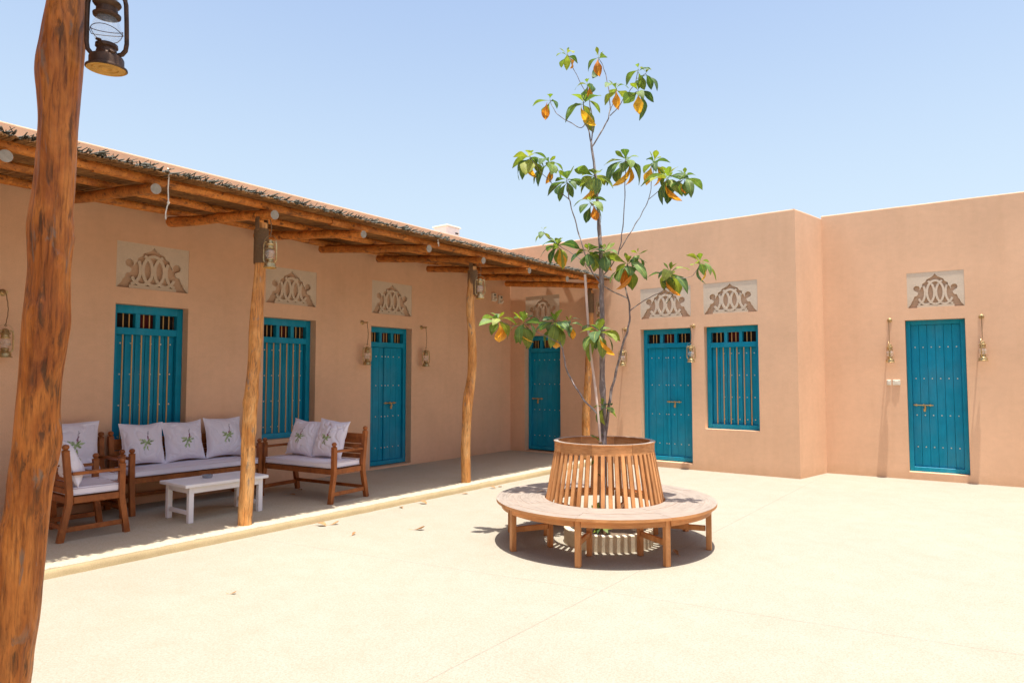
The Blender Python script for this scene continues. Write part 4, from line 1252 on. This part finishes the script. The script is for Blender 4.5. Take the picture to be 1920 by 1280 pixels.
def pillow(label, loc, yaw, lean, roll=0.0, S_=0.50, sd=1.0, tiltp=0.0, group='white pillows printed with a lavender sprig', flip=1):
    """stands on its lower edge; printed face towards local -y"""
    t = thing('printed_pillow', label, 'pillow', (loc[0]*K, loc[1]*K, FZ+(loc[2]-FZ)*K), 0, group)
    t.rotation_euler = (-lean, roll, yaw)
    n = 64; h = S_/2
    vs_ = []; cols = []
    for s in (-1, 1):
        for j in range(n+1):
            for i in range(n+1):
                x = -1+2*i/n; z = -1+2*j/n
                ax, az = abs(x), abs(z)
                pin = 1-0.115*(1-ax**2.0)*az**3*1.0          # concave edges, sharp ears
                pinx = 1-0.11*(1-az**2.0)*ax**3*1.0
                th = 0.095*((1-ax**2.6)**0.62)*((1-az**2.6)**0.62) if ax < 1 and az < 1 else 0
                wr = 0.016*noise.noise(Vector((x*1.8+sd, z*1.8, s+sd*3)))+0.006*noise.noise(Vector((x*5+sd*2, z*2.4, s*2)))
                rid = abs(noise.noise(Vector((x*2.4+z*1.2+sd, z*2.0-x*1.0, sd*1.7+s))))
                wr -= 0.014*max(0, 0.16-rid)/0.16
                e = min(1, (1-ax)*5)*min(1, (1-az)*5)
                X = x*h*pinx; Z = z*h*pin
                sag = 0.018*noise.noise(Vector((x*1.3+sd*5, 0.3, sd)))*(z if z > 0 else 0)
                vs_.append((X+0.008*noise.noise(Vector((z*3, sd, 0)))*ax, s*(th*(1.05-0.25*z)+wr*e), Z+h+sag))
                cols.append(print_col(flip*x*1.25, z*1.25-0.02+0.05*math.sin(sd*3), sd) if s < 0 else BASEC)
    F = []; o = (n+1)*(n+1)
    for j in range(n):
        for i in range(n):
            k = j*(n+1)+i
            F.append((k, k+1, k+n+2, k+n+1)); F.append((k+o, k+n+1+o, k+n+2+o, k+1+o))
    mb = MB(); mb.v = vs_; mb.f = F
    me = bpy.data.meshes.new('pillow_cover')
    me.from_pydata(vs_, [], F)
    ca = me.color_attributes.new('print', 'FLOAT_COLOR', 'POINT')
    for i, c in enumerate(cols):
        ca.data[i].color = (*c, 1)
    me.materials.append(M['pillow']); me.shade_smooth()
    link('cover', me, t)
    ed = MB(); q = []
    for i in range(0, n+1, 4): q.append(vs_[i])
    for j in range(4, n+1, 4): q.append(vs_[j*(n+1)+n])
    for i in range(n-4, -1, -4): q.append(vs_[n*(n+1)+i])
    for j in range(n-4, -1, -4): q.append(vs_[j*(n+1)])
    ed.tube(q, 0.004, 5)
    part('seam', ed, M['cushion'], t)
    return t

FZ = 0.0805
GS = 'slatted wooden seats on the porch'
# two-seater facing the camera (front towards -y)
yw = math.atan2(0.14, 1.22)
make_seat('slatted_bench_seat', 'wooden two-seat settee with slatted back beside the shaded double door', 'settee', (-7.02, 5.215, FZ), yw, 1.25, 0.47, group=GS)
cushion('pale seat cushion on the two-seat settee', (-7.015, 5.20, FZ+0.392), yw, 1.14, 0.46)
pillow('printed pillow, left one of the pair on the two-seat settee', (-7.30, 5.21, FZ+0.478), yw+0.05, 0.30, 0.07, 0.48, 1.0)
pillow('printed pillow, right one of the pair on the two-seat settee', (-6.80, 5.245, FZ+0.478), yw+0.02, 0.28, 0.05, 0.50, 2.3)
# long sofa against the wall, front towards +x
make_seat('slatted_bench_seat', 'long wooden sofa with slatted back against the wall behind the white table', 'sofa', (-7.812, 4.07, FZ), PI/2, 1.56, 0.48, group=GS)
cushion('long pale seat cushion on the wooden sofa behind the white table', (-7.80, 4.07, FZ+0.392), PI/2, 1.45, 0.50)
pillow('printed pillow at the left end of the sofa', (-7.92, 3.60, FZ+0.478), PI/2, 0.26, 0.02, 0.50, 3.1)
pillow('printed pillow in the middle of the sofa', (-7.92, 4.08, FZ+0.478), PI/2, 0.24, -0.02, 0.50, 4.7)
pillow('printed pillow at the right end of the sofa, partly behind the timber post', (-7.92, 4.58, FZ+0.478), PI/2+0.05, 0.24, 0.02, 0.52, 5.9)
# armchair beside the sofa, against the wall
make_seat('slatted_armchair', 'wooden armchair against the wall between the sofa and the nearest armchair', 'armchair', (-7.812, 2.90, FZ), PI/2, 0.68, 0.48, group=GS)
cushion('pale seat cushion on the armchair against the wall', (-7.80, 2.90, FZ+0.392), PI/2, 0.57, 0.50)
pillow('printed pillow on the armchair against the wall, just right of the thick post', (-7.93, 2.88, FZ+0.478), PI/2, 0.22, 0.03, 0.56, 7.3)
# nearest armchair, facing along the porch (+y)
make_seat('slatted_armchair', 'wooden armchair seen from its side just right of the thick crooked post', 'armchair', (-7.13, 2.69, FZ), PI+0.0, 0.64, 0.43, group=GS)
cushion('pale seat cushion on the armchair seen from its side', (-7.12, 2.70, FZ+0.392), PI, 0.56, 0.46)
pillow('printed pillow leaning sideways on in the nearest armchair', (-7.03, 2.585, FZ+0.478), PI-0.25, 0.30, 0.0, 0.46, 8.9)

# ---------------------------------------------------------------- coffee table and ashtray
t = thing('coffee_table', 'low white coffee table in front of the wooden sofa', 'table', (-6.93*K, 3.90*K, FZ), 0.0)
b = MB(); b.box((0, 0, 0.385), (0.56, 0.96, 0.036), 0.005); part('tabletop', b, M['white'], t)
b = MB()
b.box((0.235, 0, 0.335), (0.024, 0.80, 0.062), 0.003); b.box((-0.235, 0, 0.335), (0.024, 0.80, 0.062), 0.003)
b.box((0, 0.41, 0.335), (0.45, 0.024, 0.062), 0.003); b.box((0, -0.41, 0.335), (0.45, 0.024, 0.062), 0.003)
part('apron', b, M['white'], t)
for sx in (-1, 1):
    for sy in (-1, 1):
        b = MB(); b.box((sx*0.225, sy*0.40, 0.183), (0.052, 0.052, 0.366), 0.003); part('leg', b, M['white'], t)
for sy in (-1, 1):
    b = MB(); b.box((0, sy*0.40, 0.10), (0.40, 0.03, 0.042), 0.003); part('stretcher', b, M['white'], t)
b = MB(); b.lathe([(0.0, 0.0), (0.044, 0.0), (0.052, 0.006), (0.055, 0.030), (0.052, 0.031), (0.046, 0.012), (0.0, 0.009)], 24)
gl = M['glass']
t = thing('ashtray', 'small round glass ashtray on the white coffee table', 'ashtray', (-6.99*K, 3.84*K, FZ+0.4045))
part('dish', b, M['ashglass'], t)
b = MB()
for k in range(3):
    a = k*2.094
    b.box((0.053*math.cos(a), 0.053*math.sin(a), 0.032), (0.012, 0.012, 0.006), 0.002)
part('rim_rest', b, M['ashglass'], t)

# ---------------------------------------------------------------- round tree bench
BX, BY = -3.265, 5.86
bench = thing('round_tree_bench', 'round teak bench with a flared ring of slats around the small tree', 'bench', (BX, BY, 0))
a0 = rad(-119)
ST = 0.42
for s in range(8):
    sa = a0+s*PI/4
    ra = [(0.585, 0.705), (0.7058, 0.825), (0.8258, 0.945), (0.9458, 1.062)]
    for k, (r0, r1) in enumerate(ra):
        b = MB(); b.sector(r0, r1, sa+0.0008/r0, sa+PI/4-0.0008/r0, ST-0.024, ST+0.0008*((s+k) % 3), 9)
        part('seat_board', b, M['teak_top'], bench, smooth=0.4)
    b = MB(); b.sector(0.985, 1.012, sa+0.03, sa+PI/4-0.03, ST-0.082, ST-0.026, 9); part('apron', b, M['teak_ring'], bench, smooth=0.4)
    b = MB(); b.sector(0.575, 0.60, sa+0.05, sa+PI/4-0.05, ST-0.082, ST-0.026, 7); part('inner_apron', b, M['teak_ring'], bench, smooth=0.4)
    for r, w, nm in ((0.985, 0.050, 'outer_leg'), (0.60, 0.046, 'inner_leg')):
        b = MB(); b.at((r*math.cos(sa), r*math.sin(sa), (ST-0.026)/2), (0, 0, sa)); b.box((0, 0, 0), (w, w, ST-0.026), 0.004)
        part(nm, b, M['teak'], bench)
    b = MB(); b.at((0.79*math.cos(sa), 0.79*math.sin(sa), 0.195), (0, 0, sa)); b.box((0, 0, 0), (0.33, 0.028, 0.05), 0.004)
    part('stretcher', b, M['teak'], bench)
    b = MB(); b.at((0.79*math.cos(sa), 0.79*math.sin(sa), ST-0.055), (0, 0, sa)); b.box((0, 0, 0), (0.33, 0.03, 0.055), 0.003)
    part('bearer', b, M['teak'], bench)
    b = MB(); b.sector(0.462, 0.488, sa+0.003, sa+PI/4-0.003, 0.875, 0.965, 9); part('top_rail', b, M['teak_ring'], bench, smooth=0.4)
    b = MB(); b.sector(0.452, 0.496, sa+0.003, sa+PI/4-0.003, 0.9655, 0.977, 9); part('rail_cap', b, M['teak_top'], bench, smooth=0.4)
    for k in range(6):
        a = sa+(k+0.5+(k-2.5)*-0.03)*PI/24
        p0 = Vector((0.572*math.cos(a), 0.572*math.sin(a), ST-0.05)); p1 = Vector((0.474*math.cos(a), 0.474*math.sin(a), 0.90))
        b = MB(); d = p1-p0
        ty = math.atan2(math.hypot(d.x, d.y), d.z)
        b.M = Matrix.Translation((p0+p1)/2) @ Matrix.Rotation(a, 4, 'Z') @ Matrix.Rotation(-ty, 4, 'Y')
        b.box((0, 0, 0), (0.022, 0.036, d.length), 0.003)
        part('back_slat', b, M['teak'], bench)

# concrete planter ring under the bench
t = thing('planter_ring', 'low round concrete planter ring under the round bench', 'planter', (BX+0.05, BY-0.02, 0))
b = MB()
prof = [(0.43, 0.0), (0.43, 0.142), (0.424, 0.149), (0.376, 0.149), (0.37, 0.142), (0.37, 0.0)]
b.lathe(prof, 64)
part('ring', b, M['concrete'], t, smooth=0.5)
b = MB(); vs_ = [(0, 0, 0.07)]
for rr in (0.12, 0.24, 0.372):
    for k in range(32):
        a = 2*PI*k/32
        vs_.append((rr*math.cos(a), rr*math.sin(a), 0.06+0.012*noise.noise(Vector((rr*math.cos(a)*9, rr*math.sin(a)*9, 0)))))
F = [(0, 1+k, 1+(k+1) % 32) for k in range(32)]
for j in range(2):
    for k in range(32):
        F.append((1+j*32+k, 1+j*32+(k+1) % 32, 33+j*32+(k+1) % 32, 33+j*32+k))
b.add(vs_, F)
part('soil', b, M['soil'], t)

# ---------------------------------------------------------------- the tree
def leaf_mesh(name, mat, L=0.2, Wd=0.085, bend=0.5, fold=0.25, curl=0.0, seed=0, nl=9, nw=4):
    q = random.Random(seed)
    vs_ = []; uv = []; F = []
    sk = q.uniform(-0.12, 0.12)
    for i in range(nl+1):
        t = i/nl
        w = Wd/2*(math.sin(PI*min(1, t**1.55*0.97+0.02))**0.75)*(0.12+0.88*min(1, t*1.5)) if t > 0.10 else 0.003
        if i == nl: w = 0.002
        ang = -bend*t*t*1.2
        x = L*t*math.cos(ang*0.6); z = L*t*math.sin(ang)
        for j in range(-nw//2, nw//2+1):
            s = j/(nw/2)
            wz = abs(s)**1.2*w*fold*(1.0)+0.010*noise.noise(Vector((t*3.2, s*1.4, seed)))*(w/Wd*2)+curl*s*s*w
            vs_.append((x-abs(s)*0.004, s*w+sk*L*t*(1-t)*0.8, z+wz))
            uv.append((t, s))
    m = nw+1
    for i in range(nl):
        for j in range(nw):
            F.append((i*m+j, i*m+j+1, (i+1)*m+j+1, (i+1)*m+j))
    me = bpy.data.meshes.new(name)
    me.from_pydata(vs_, [], F)
    u = me.uv_layers.new(name='UVMap')
    for lp_ in me.loops:
        u.data[lp_.index].uv = uv[lp_.vertex_index]
    me.materials.append(mat); me.shade_smooth()
    return me
LEAFS = [leaf_mesh('leaf', M['leaf'], 0.2, q, bnd, fo, 0, sd) for q, bnd, fo, sd in ((0.085, 0.55, 0.25, 1), (0.092, 0.25, 0.35, 2), (0.078, 0.8, 0.15, 3), (0.088, 0.4, 0.3, 4), (0.08, 0.95, 0.3, 5))]
NEWS = [leaf_mesh('young_leaf', M['newleaf'], 0.2, 0.075, -0.1, 0.45, 0, 11), leaf_mesh('young_leaf', M['newleaf'], 0.2, 0.082, 0.2, 0.35, 0, 12)]
ORS = [leaf_mesh('orange_leaf', M['orange'], 0.2, 0.088, 0.5, -0.4, 0.5, 21), leaf_mesh('orange_leaf', M['orange'], 0.2, 0.092, 0.9, 0.5, -0.7, 22), leaf_mesh('orange_leaf', M['orange'], 0.2, 0.08, 0.3, 0.7, 0.2, 23)]
BR=[
 ('trunk',[(-3.275,5.85,0.015,0.034),(-3.278,5.85,0.48,0.031),(-3.268,5.85,0.95,0.029),(-3.265,5.85,1.317,0.028),(-3.274,5.85,1.74,0.027),(-3.271,5.85,2.165,0.025),(-3.274,5.85,2.54,0.022),(-3.289,5.86,2.866,0.02),(-3.317,5.87,3.252,0.017),(-3.339,5.87,3.584,0.014),(-3.374,5.87,3.839,0.012),(-3.398,5.87,4.011,0.01)]),
 ('branch',[(-3.398,5.87,3.994,0.008),(-3.405,5.85,4.09,0.007),(-3.424,5.82,4.207,0.006),(-3.437,5.8,4.304,0.005),(-3.425,5.77,4.402,0.004)]),
 ('branch',[(-3.424,5.82,4.207,0.005),(-3.452,5.77,4.132,0.004),(-3.542,5.71,4.189,0.004),(-3.651,5.65,4.274,0.0035),(-3.696,5.61,4.361,0.003),(-3.722,5.6,4.437,0.003)]),
 ('branch',[(-3.392,5.87,3.981,0.007),(-3.401,5.91,4.191,0.006),(-3.431,5.93,4.373,0.005),(-3.473,5.95,4.532,0.004),(-3.485,5.95,4.661,0.0035)]),
 ('branch',[(-3.461,5.94,4.497,0.004),(-3.52,5.9,4.641,0.0035),(-3.586,5.85,4.812,0.003),(-3.646,5.82,4.989,0.003)]),
 ('branch',[(-3.386,5.87,3.947,0.008),(-3.28,5.95,4.17,0.007),(-3.246,5.99,4.302,0.006),(-3.277,6.05,4.516,0.005),(-3.328,6.09,4.715,0.004),(-3.376,6.11,4.862,0.0035),(-3.445,6.12,5.008,0.003)]),
 ('branch',[(-3.24,5.99,4.279,0.005),(-3.132,5.95,4.317,0.0045),(-3.027,5.91,4.393,0.004),(-2.891,5.85,4.466,0.0035),(-2.834,5.82,4.588,0.003)]),
 ('branch',[(-3.245,6.0,4.333,0.004),(-3.217,6.03,4.437,0.0035),(-3.195,6.05,4.574,0.003)]),
 ('branch',[(-3.015,5.91,4.401,0.0035),(-2.915,5.85,4.376,0.003),(-2.827,5.8,4.362,0.003)]),
 ('branch',[(-2.873,5.85,4.514,0.003),(-2.83,5.88,4.535,0.003),(-2.794,5.9,4.564,0.003)]),
 ('branch',[(-3.262,5.85,0.924,0.02),(-3.229,5.88,1.238,0.015),(-3.208,5.91,1.449,0.013),(-3.162,5.95,1.687,0.012),(-3.115,5.99,1.926,0.011),(-3.07,6.02,2.086,0.01),(-3.056,6.03,2.273,0.009),(-3.079,6.01,2.445,0.008),(-3.087,5.97,2.548,0.006),(-3.034,5.95,2.717,0.004)]),
 ('branch',[(-3.079,6.02,2.387,0.007),(-3.197,5.95,2.453,0.0065),(-3.246,5.8,2.516,0.0065),(-3.332,5.75,2.656,0.006),(-3.381,5.69,2.85,0.006),(-3.429,5.65,3.064,0.006),(-3.478,5.6,3.313,0.0055),(-3.483,5.57,3.399,0.005),(-3.489,5.55,3.546,0.0035)]),
 ('branch',[(-3.49,5.59,3.361,0.0045),(-3.583,5.55,3.454,0.004),(-3.652,5.51,3.544,0.0035),(-3.76,5.45,3.679,0.003),(-3.851,5.43,3.822,0.003)]),
 ('branch',[(-3.652,5.51,3.544,0.003),(-3.691,5.55,3.669,0.003),(-3.711,5.57,3.766,0.003)]),
 ('branch',[(-3.313,5.78,2.604,0.005),(-3.427,5.85,2.716,0.004),(-3.57,5.9,2.826,0.0035),(-3.737,5.95,2.93,0.0035),(-3.877,5.98,3.009,0.003)]),
 ('branch',[(-3.797,5.96,2.962,0.003),(-3.878,5.92,3.045,0.0026),(-3.947,5.9,3.091,0.0024),(-4.002,5.88,3.158,0.0022)]),
 ('branch',[(-3.274,5.85,2.593,0.007),(-3.217,5.97,2.733,0.006),(-3.18,6.05,2.882,0.006),(-3.169,6.09,3.052,0.0055),(-3.153,6.11,3.275,0.005),(-3.143,6.12,3.553,0.0045),(-3.135,6.12,3.83,0.0035)]),
 ('branch',[(-3.168,6.05,2.892,0.005),(-3.105,6.07,2.997,0.0048),(-3.022,6.11,3.146,0.0045),(-2.936,6.13,3.29,0.004),(-2.876,6.13,3.411,0.004),(-2.842,6.11,3.553,0.0034),(-2.802,6.09,3.729,0.003)]),
 ('branch',[(-2.888,6.13,3.381,0.0036),(-2.742,6.05,3.425,0.0032),(-2.605,5.97,3.509,0.003)]),
 ('branch',[(-2.704,6.03,3.446,0.003),(-2.557,5.97,3.443,0.0028),(-2.41,5.9,3.467,0.0025)]),
 ('branch',[(-3.323,5.87,3.263,0.006),(-3.302,5.77,3.284,0.004),(-3.304,5.7,3.323,0.0035)]),
 ('branch',[(-3.056,6.03,2.257,0.006),(-2.976,6.07,2.325,0.005),(-2.867,6.11,2.391,0.0045),(-2.754,6.15,2.45,0.004),(-2.7,6.17,2.538,0.0035),(-2.687,6.17,2.632,0.003)]),
 ('branch',[(-2.688,6.17,2.579,0.003),(-2.561,6.13,2.553,0.0028),(-2.408,6.07,2.563,0.0026),(-2.331,6.05,2.674,0.0024)]),
 ('branch',[(-3.273,5.85,1.107,0.013),(-3.303,5.81,1.228,0.01),(-3.437,5.79,1.357,0.009),(-3.591,5.83,1.526,0.0085),(-3.718,5.89,1.679,0.008),(-3.789,5.95,1.837,0.007),(-3.867,6.0,1.977,0.0055),(-3.947,6.03,2.188,0.004)]),
 ('branch',[(-3.847,5.99,1.948,0.005),(-3.917,5.85,2.017,0.004),(-4.018,5.75,2.083,0.0035),(-4.091,5.65,2.17,0.003)]),
 ('branch',[(-4.025,5.73,2.088,0.003),(-4.101,5.57,2.121,0.003),(-4.178,5.47,2.141,0.0026),(-4.235,5.4,2.2,0.0025)]),
 ('branch',[(-3.273,5.85,1.899,0.005),(-3.246,5.77,1.958,0.004),(-3.234,5.73,2.04,0.003)]),
 ('branch',[(-3.272,5.85,1.186,0.005),(-3.232,5.8,1.242,0.004),(-3.215,5.77,1.311,0.003)]),
]
CL=[
 (-3.652,5.820,4.980,6,1,0.85),
 (-3.445,6.120,5.008,5,1,0.85),
 (-2.834,5.820,4.588,5,0,0.70),
 (-2.794,5.900,4.564,5,0,0.80),
 (-3.485,5.950,4.661,5,1,0.75),
 (-3.195,6.050,4.574,6,1,1.00),
 (-2.827,5.800,4.362,5,1,0.95),
 (-3.722,5.600,4.437,5,1,0.90),
 (-3.425,5.770,4.391,7,1,1.10),
 (-3.851,5.430,3.822,9,1,1.05),
 (-3.711,5.570,3.766,8,1,1.00),
 (-3.489,5.550,3.546,9,0,1.00),
 (-3.363,5.870,3.643,10,1,1.05),
 (-3.135,6.120,3.830,11,2,1.15),
 (-2.802,6.090,3.729,8,2,1.00),
 (-2.605,5.970,3.509,11,1,1.15),
 (-2.410,5.900,3.467,7,1,0.85),
 (-3.304,5.700,3.323,6,1,0.90),
 (-4.002,5.880,3.158,4,0,0.60),
 (-3.877,5.980,3.009,10,1,1.10),
 (-3.367,5.750,2.847,9,0,1.00),
 (-3.252,5.870,2.852,9,1,0.95),
 (-3.034,5.950,2.717,12,2,1.10),
 (-2.997,6.100,2.826,5,0,0.70),
 (-2.687,6.170,2.627,10,2,1.15),
 (-2.331,6.050,2.674,6,1,0.85),
 (-4.235,5.400,2.189,9,2,1.00),
 (-4.091,5.650,2.170,10,1,1.10),
 (-3.947,6.030,2.188,12,3,1.15),
 (-3.234,5.730,2.040,12,1,1.10),
 (-3.221,5.770,1.311,7,0,0.75),
 (-3.839,6.150,2.185,6,1,0.90),
]
STAKE= [(-3.388, 5.72, 2.615), (-3.365, 5.72, 2.267), (-3.337, 5.72, 1.896), (-3.274, 5.72, 1.451), (-3.225, 5.72, 0.963), (-3.198, 5.72, 0.607), (-3.185, 5.72, 0.103)]
TO = Vector((BR[0][1][0][0], BR[0][1][0][1], 0.06))
tree = thing('young_almond_tree', 'slender young tree with green and orange leaf clusters growing through the round bench', 'tree', TO)
def smooth_path(p):
    out = []
    for i in range(len(p)-1):
        a0 = p[max(i-1, 0)]; a = p[i]; b = p[i+1]; b1 = p[min(i+2, len(p)-1)]
        n = 5
        for k in range(n):
            t = k/n
            out.append([(2*t**3-3*t*t+1)*a[q]+(t**3-2*t*t+t)*(b[q]-a0[q])/2+(-2*t**3+3*t*t)*b[q]+(t**3-t*t)*(b1[q]-a[q])/2 for q in range(4)])
    out.append(list(p[-1]))
    return out
for i, (nm, p) in enumerate(BR):
    sp = smooth_path(p)
    b = MB()
    b.tube([Vector(s[:3])-TO+Vector((0.003*math.sin(k*1.3+i), 0.003*math.cos(k*1.7+i), 0)) for k, s in enumerate(sp)], [max(s[3], 0.0022)*(1.0+0.05*math.sin(k*1.9)+(0.13 if k % 7 == 3 else 0)) for k, s in enumerate(sp)], 10 if i == 0 else 7, wob=0.12, seed=i, wsc=6)
    part(nm, b, M['bark'], tree, smooth=0.9)

def put_leaf(me, base, az, el, roll, size, wd=1.0):
    """leaf pointing along azimuth az and elevation el"""
    o = bpy.data.objects.new(me.name.split('.')[0], me)
    COL.objects.link(o); o.parent = tree
    o.location = base
    rot = Matrix.Rotation(az, 4, 'Z') @ Matrix.Rotation(-el, 4, 'Y') @ Matrix.Rotation(roll, 4, 'X')
    o.rotation_euler = rot.to_euler()
    o.scale = (size, size*wd, size)
    return o
QL = random.Random(21)
nleaf = 0
for ci, (x, y, z, ng, no, s) in enumerate(CL):
    base = Vector((x, y, z))-TO
    off = QL.uniform(0, 6.28); ng = int(round(ng*(1.42 if z < 4.4 else 1.1)))
    for k in range(ng):
        f = k/max(ng-1, 1)                     # 0 = newest, at the top
        az = off+k*2.4+QL.uniform(-0.3, 0.3)
        el = rad(58-92*f**1.0+QL.uniform(-22, 22))
        sz = s*0.98*(0.40+0.60*min(1, f*1.9))*QL.uniform(0.72, 1.2)
        me = QL.choice(NEWS) if f < 0.22 or (f < 0.5 and QL.random() < 0.25) else QL.choice(LEAFS)
        put_leaf(me, base+Vector((0, 0, 0.02-0.05*f)), az, el, QL.uniform(-0.5, 0.5), sz, QL.uniform(1.1, 1.5)); nleaf += 1
    for k in range(no):
        az = -1.0+QL.uniform(-1.1, 1.1)+k*0.9
        put_leaf(QL.choice(ORS), base+Vector((0.035*math.cos(az), 0.035*math.sin(az), -0.04)), az, rad(QL.uniform(-86, -62)), QL.uniform(-1.0, 1.0), s*0.95*QL.uniform(0.8, 1.12), QL.uniform(1.05, 1.5)); nleaf += 1
# leafy shoots round the foot and beside the trunk inside the bench
for (dx, dy, z, n, s) in ((-0.03, -0.05, 0.14, 11, 0.8), (-0.09, -0.03, 0.20, 7, 0.7), (0.06, -0.10, 0.08, 7, 0.55), (-0.01, -0.08, 0.24, 6, 0.6), (-0.04, -0.02, 0.93, 5, 0.5), (-0.05, 0.0, 0.72, 4, 0.45), (-0.03, 0.02, 0.55, 3, 0.4)):
    off = QL.uniform(0, 6.28)
    for k in range(n):
        put_leaf(QL.choice(NEWS+LEAFS[:2]), Vector((dx, dy, z)), off+k*2.4, rad(QL.uniform(-10, 55)), QL.uniform(-0.5, 0.5), s*QL.uniform(0.8, 1.1)); nleaf += 1

t = thing('tree_stake', 'pale thin stake leaning beside the tree trunk', 'stake', STAKE[-1])
b = MB(); sp = smooth_path([(*p, 0.013-0.0006*i) for i, p in enumerate(reversed(STAKE))])
o_ = Vector(STAKE[-1])
b.tube([Vector(s[:3])-o_ for s in sp], [0.0135 if i < 8 else 0.0125 for i in range(len(sp))], 10, wob=0.05)
part('pole', b, M['stake'], t)
b = MB(); m_ = Vector(STAKE[4])-o_
b.lathe([(0.015, -0.012), (0.019, -0.008), (0.019, 0.008), (0.015, 0.012)], 10, m_)
part('tie', b, M['rope'], t)

# ---------------------------------------------------------------- fallen leaves
DRY = [leaf_mesh('blade', M['dry'], 0.2, 0.09, 0.3, 0.5, 0.6, 31), leaf_mesh('blade', M['dry'], 0.2, 0.075, -0.5, 0.8, 0.4, 32), leaf_mesh('blade', M['dry'], 0.2, 0.085, 0.15, -0.3, 1.0, 33)]
fl = [(-6.10, 4.57, 0, 0.75, 0.3, 0, 'dry curled leaf on the paving below the kerb, nearest the timber post', 0.02),
      (-5.98, 4.66, 0, 0.6, 1.2, 1, 'dry leaf lying flat beside the curled one below the kerb', 0.0),
      (-5.40, 4.49, 0, 0.42, 2.0, 1, 'small dry leaf alone on the paving in front of the porch', 0.0),
      (-5.10, 5.05, 0, 0.70, 0.6, 1, 'thin long dry leaf on the open paving left of the bench', 0.0),
      (-6.01, 5.78, 0, 0.55, 2.6, 2, 'small dry leaf on the paving below the kerb in front of the settee', 0.0),
      (-6.12, 6.15, 0, 0.75, 0.1, 0, 'pale dry leaf against the kerb in front of the shaded door', 0.015),
      (-6.10, 6.95, 0, 0.55, 1.0, 2, 'dry leaf against the kerb near the middle post', 0.01),
      (-6.12, 7.58, 0, 0.60, 0.2, 0, 'dry orange leaf against the kerb left of the bench, first of the two', 0.02),
      (-6.05, 7.70, 0, 0.50, 1.5, 2, 'dry orange leaf against the kerb left of the bench, second of the two', 0.01),
      (-4.69, 2.76, 0, 0.30, 0.8, 1, 'tiny dark leaf scrap alone on the open paving in the foreground', 0.0),
      (-7.55, 5.22, 0.081, 0.6, 0.5, 2, 'brown leaf on the porch floor under the settee, front one', 0.0),
      (-7.67, 5.46, 0.081, 0.5, 1.9, 0, 'brown leaf on the porch floor under the settee, rear one', 0.0),
      (-2.45, 5.75, 0, 0.6, 2.4, 1, 'dark leaf in the shade under the right side of the round bench', 0.0),
      (-3.95, 5.72, 0.421, 0.32, 1.1, 2, 'small dry leaf lying on the round bench seat', 0.0)]
for x, y, z, s, a, k, lab, dz in fl:
    t = thing('fallen_leaf', lab, 'leaf', (x, y, z+0.004), a, 'fallen leaves')
    mn = min(v.co.z for v in DRY[k].vertices)
    link('blade', DRY[k], t, (0, 0, -mn*s*0.45), (0, 0, 0), scale=(s, s*1.1, s*0.45))
    b = MB(); b.tube([(0.0, 0, -mn*s*0.45+0.001), (-0.03*s*2, 0.004, 0.003)], 0.0016, 5)
    part('stalk', b, M['dry'], t)
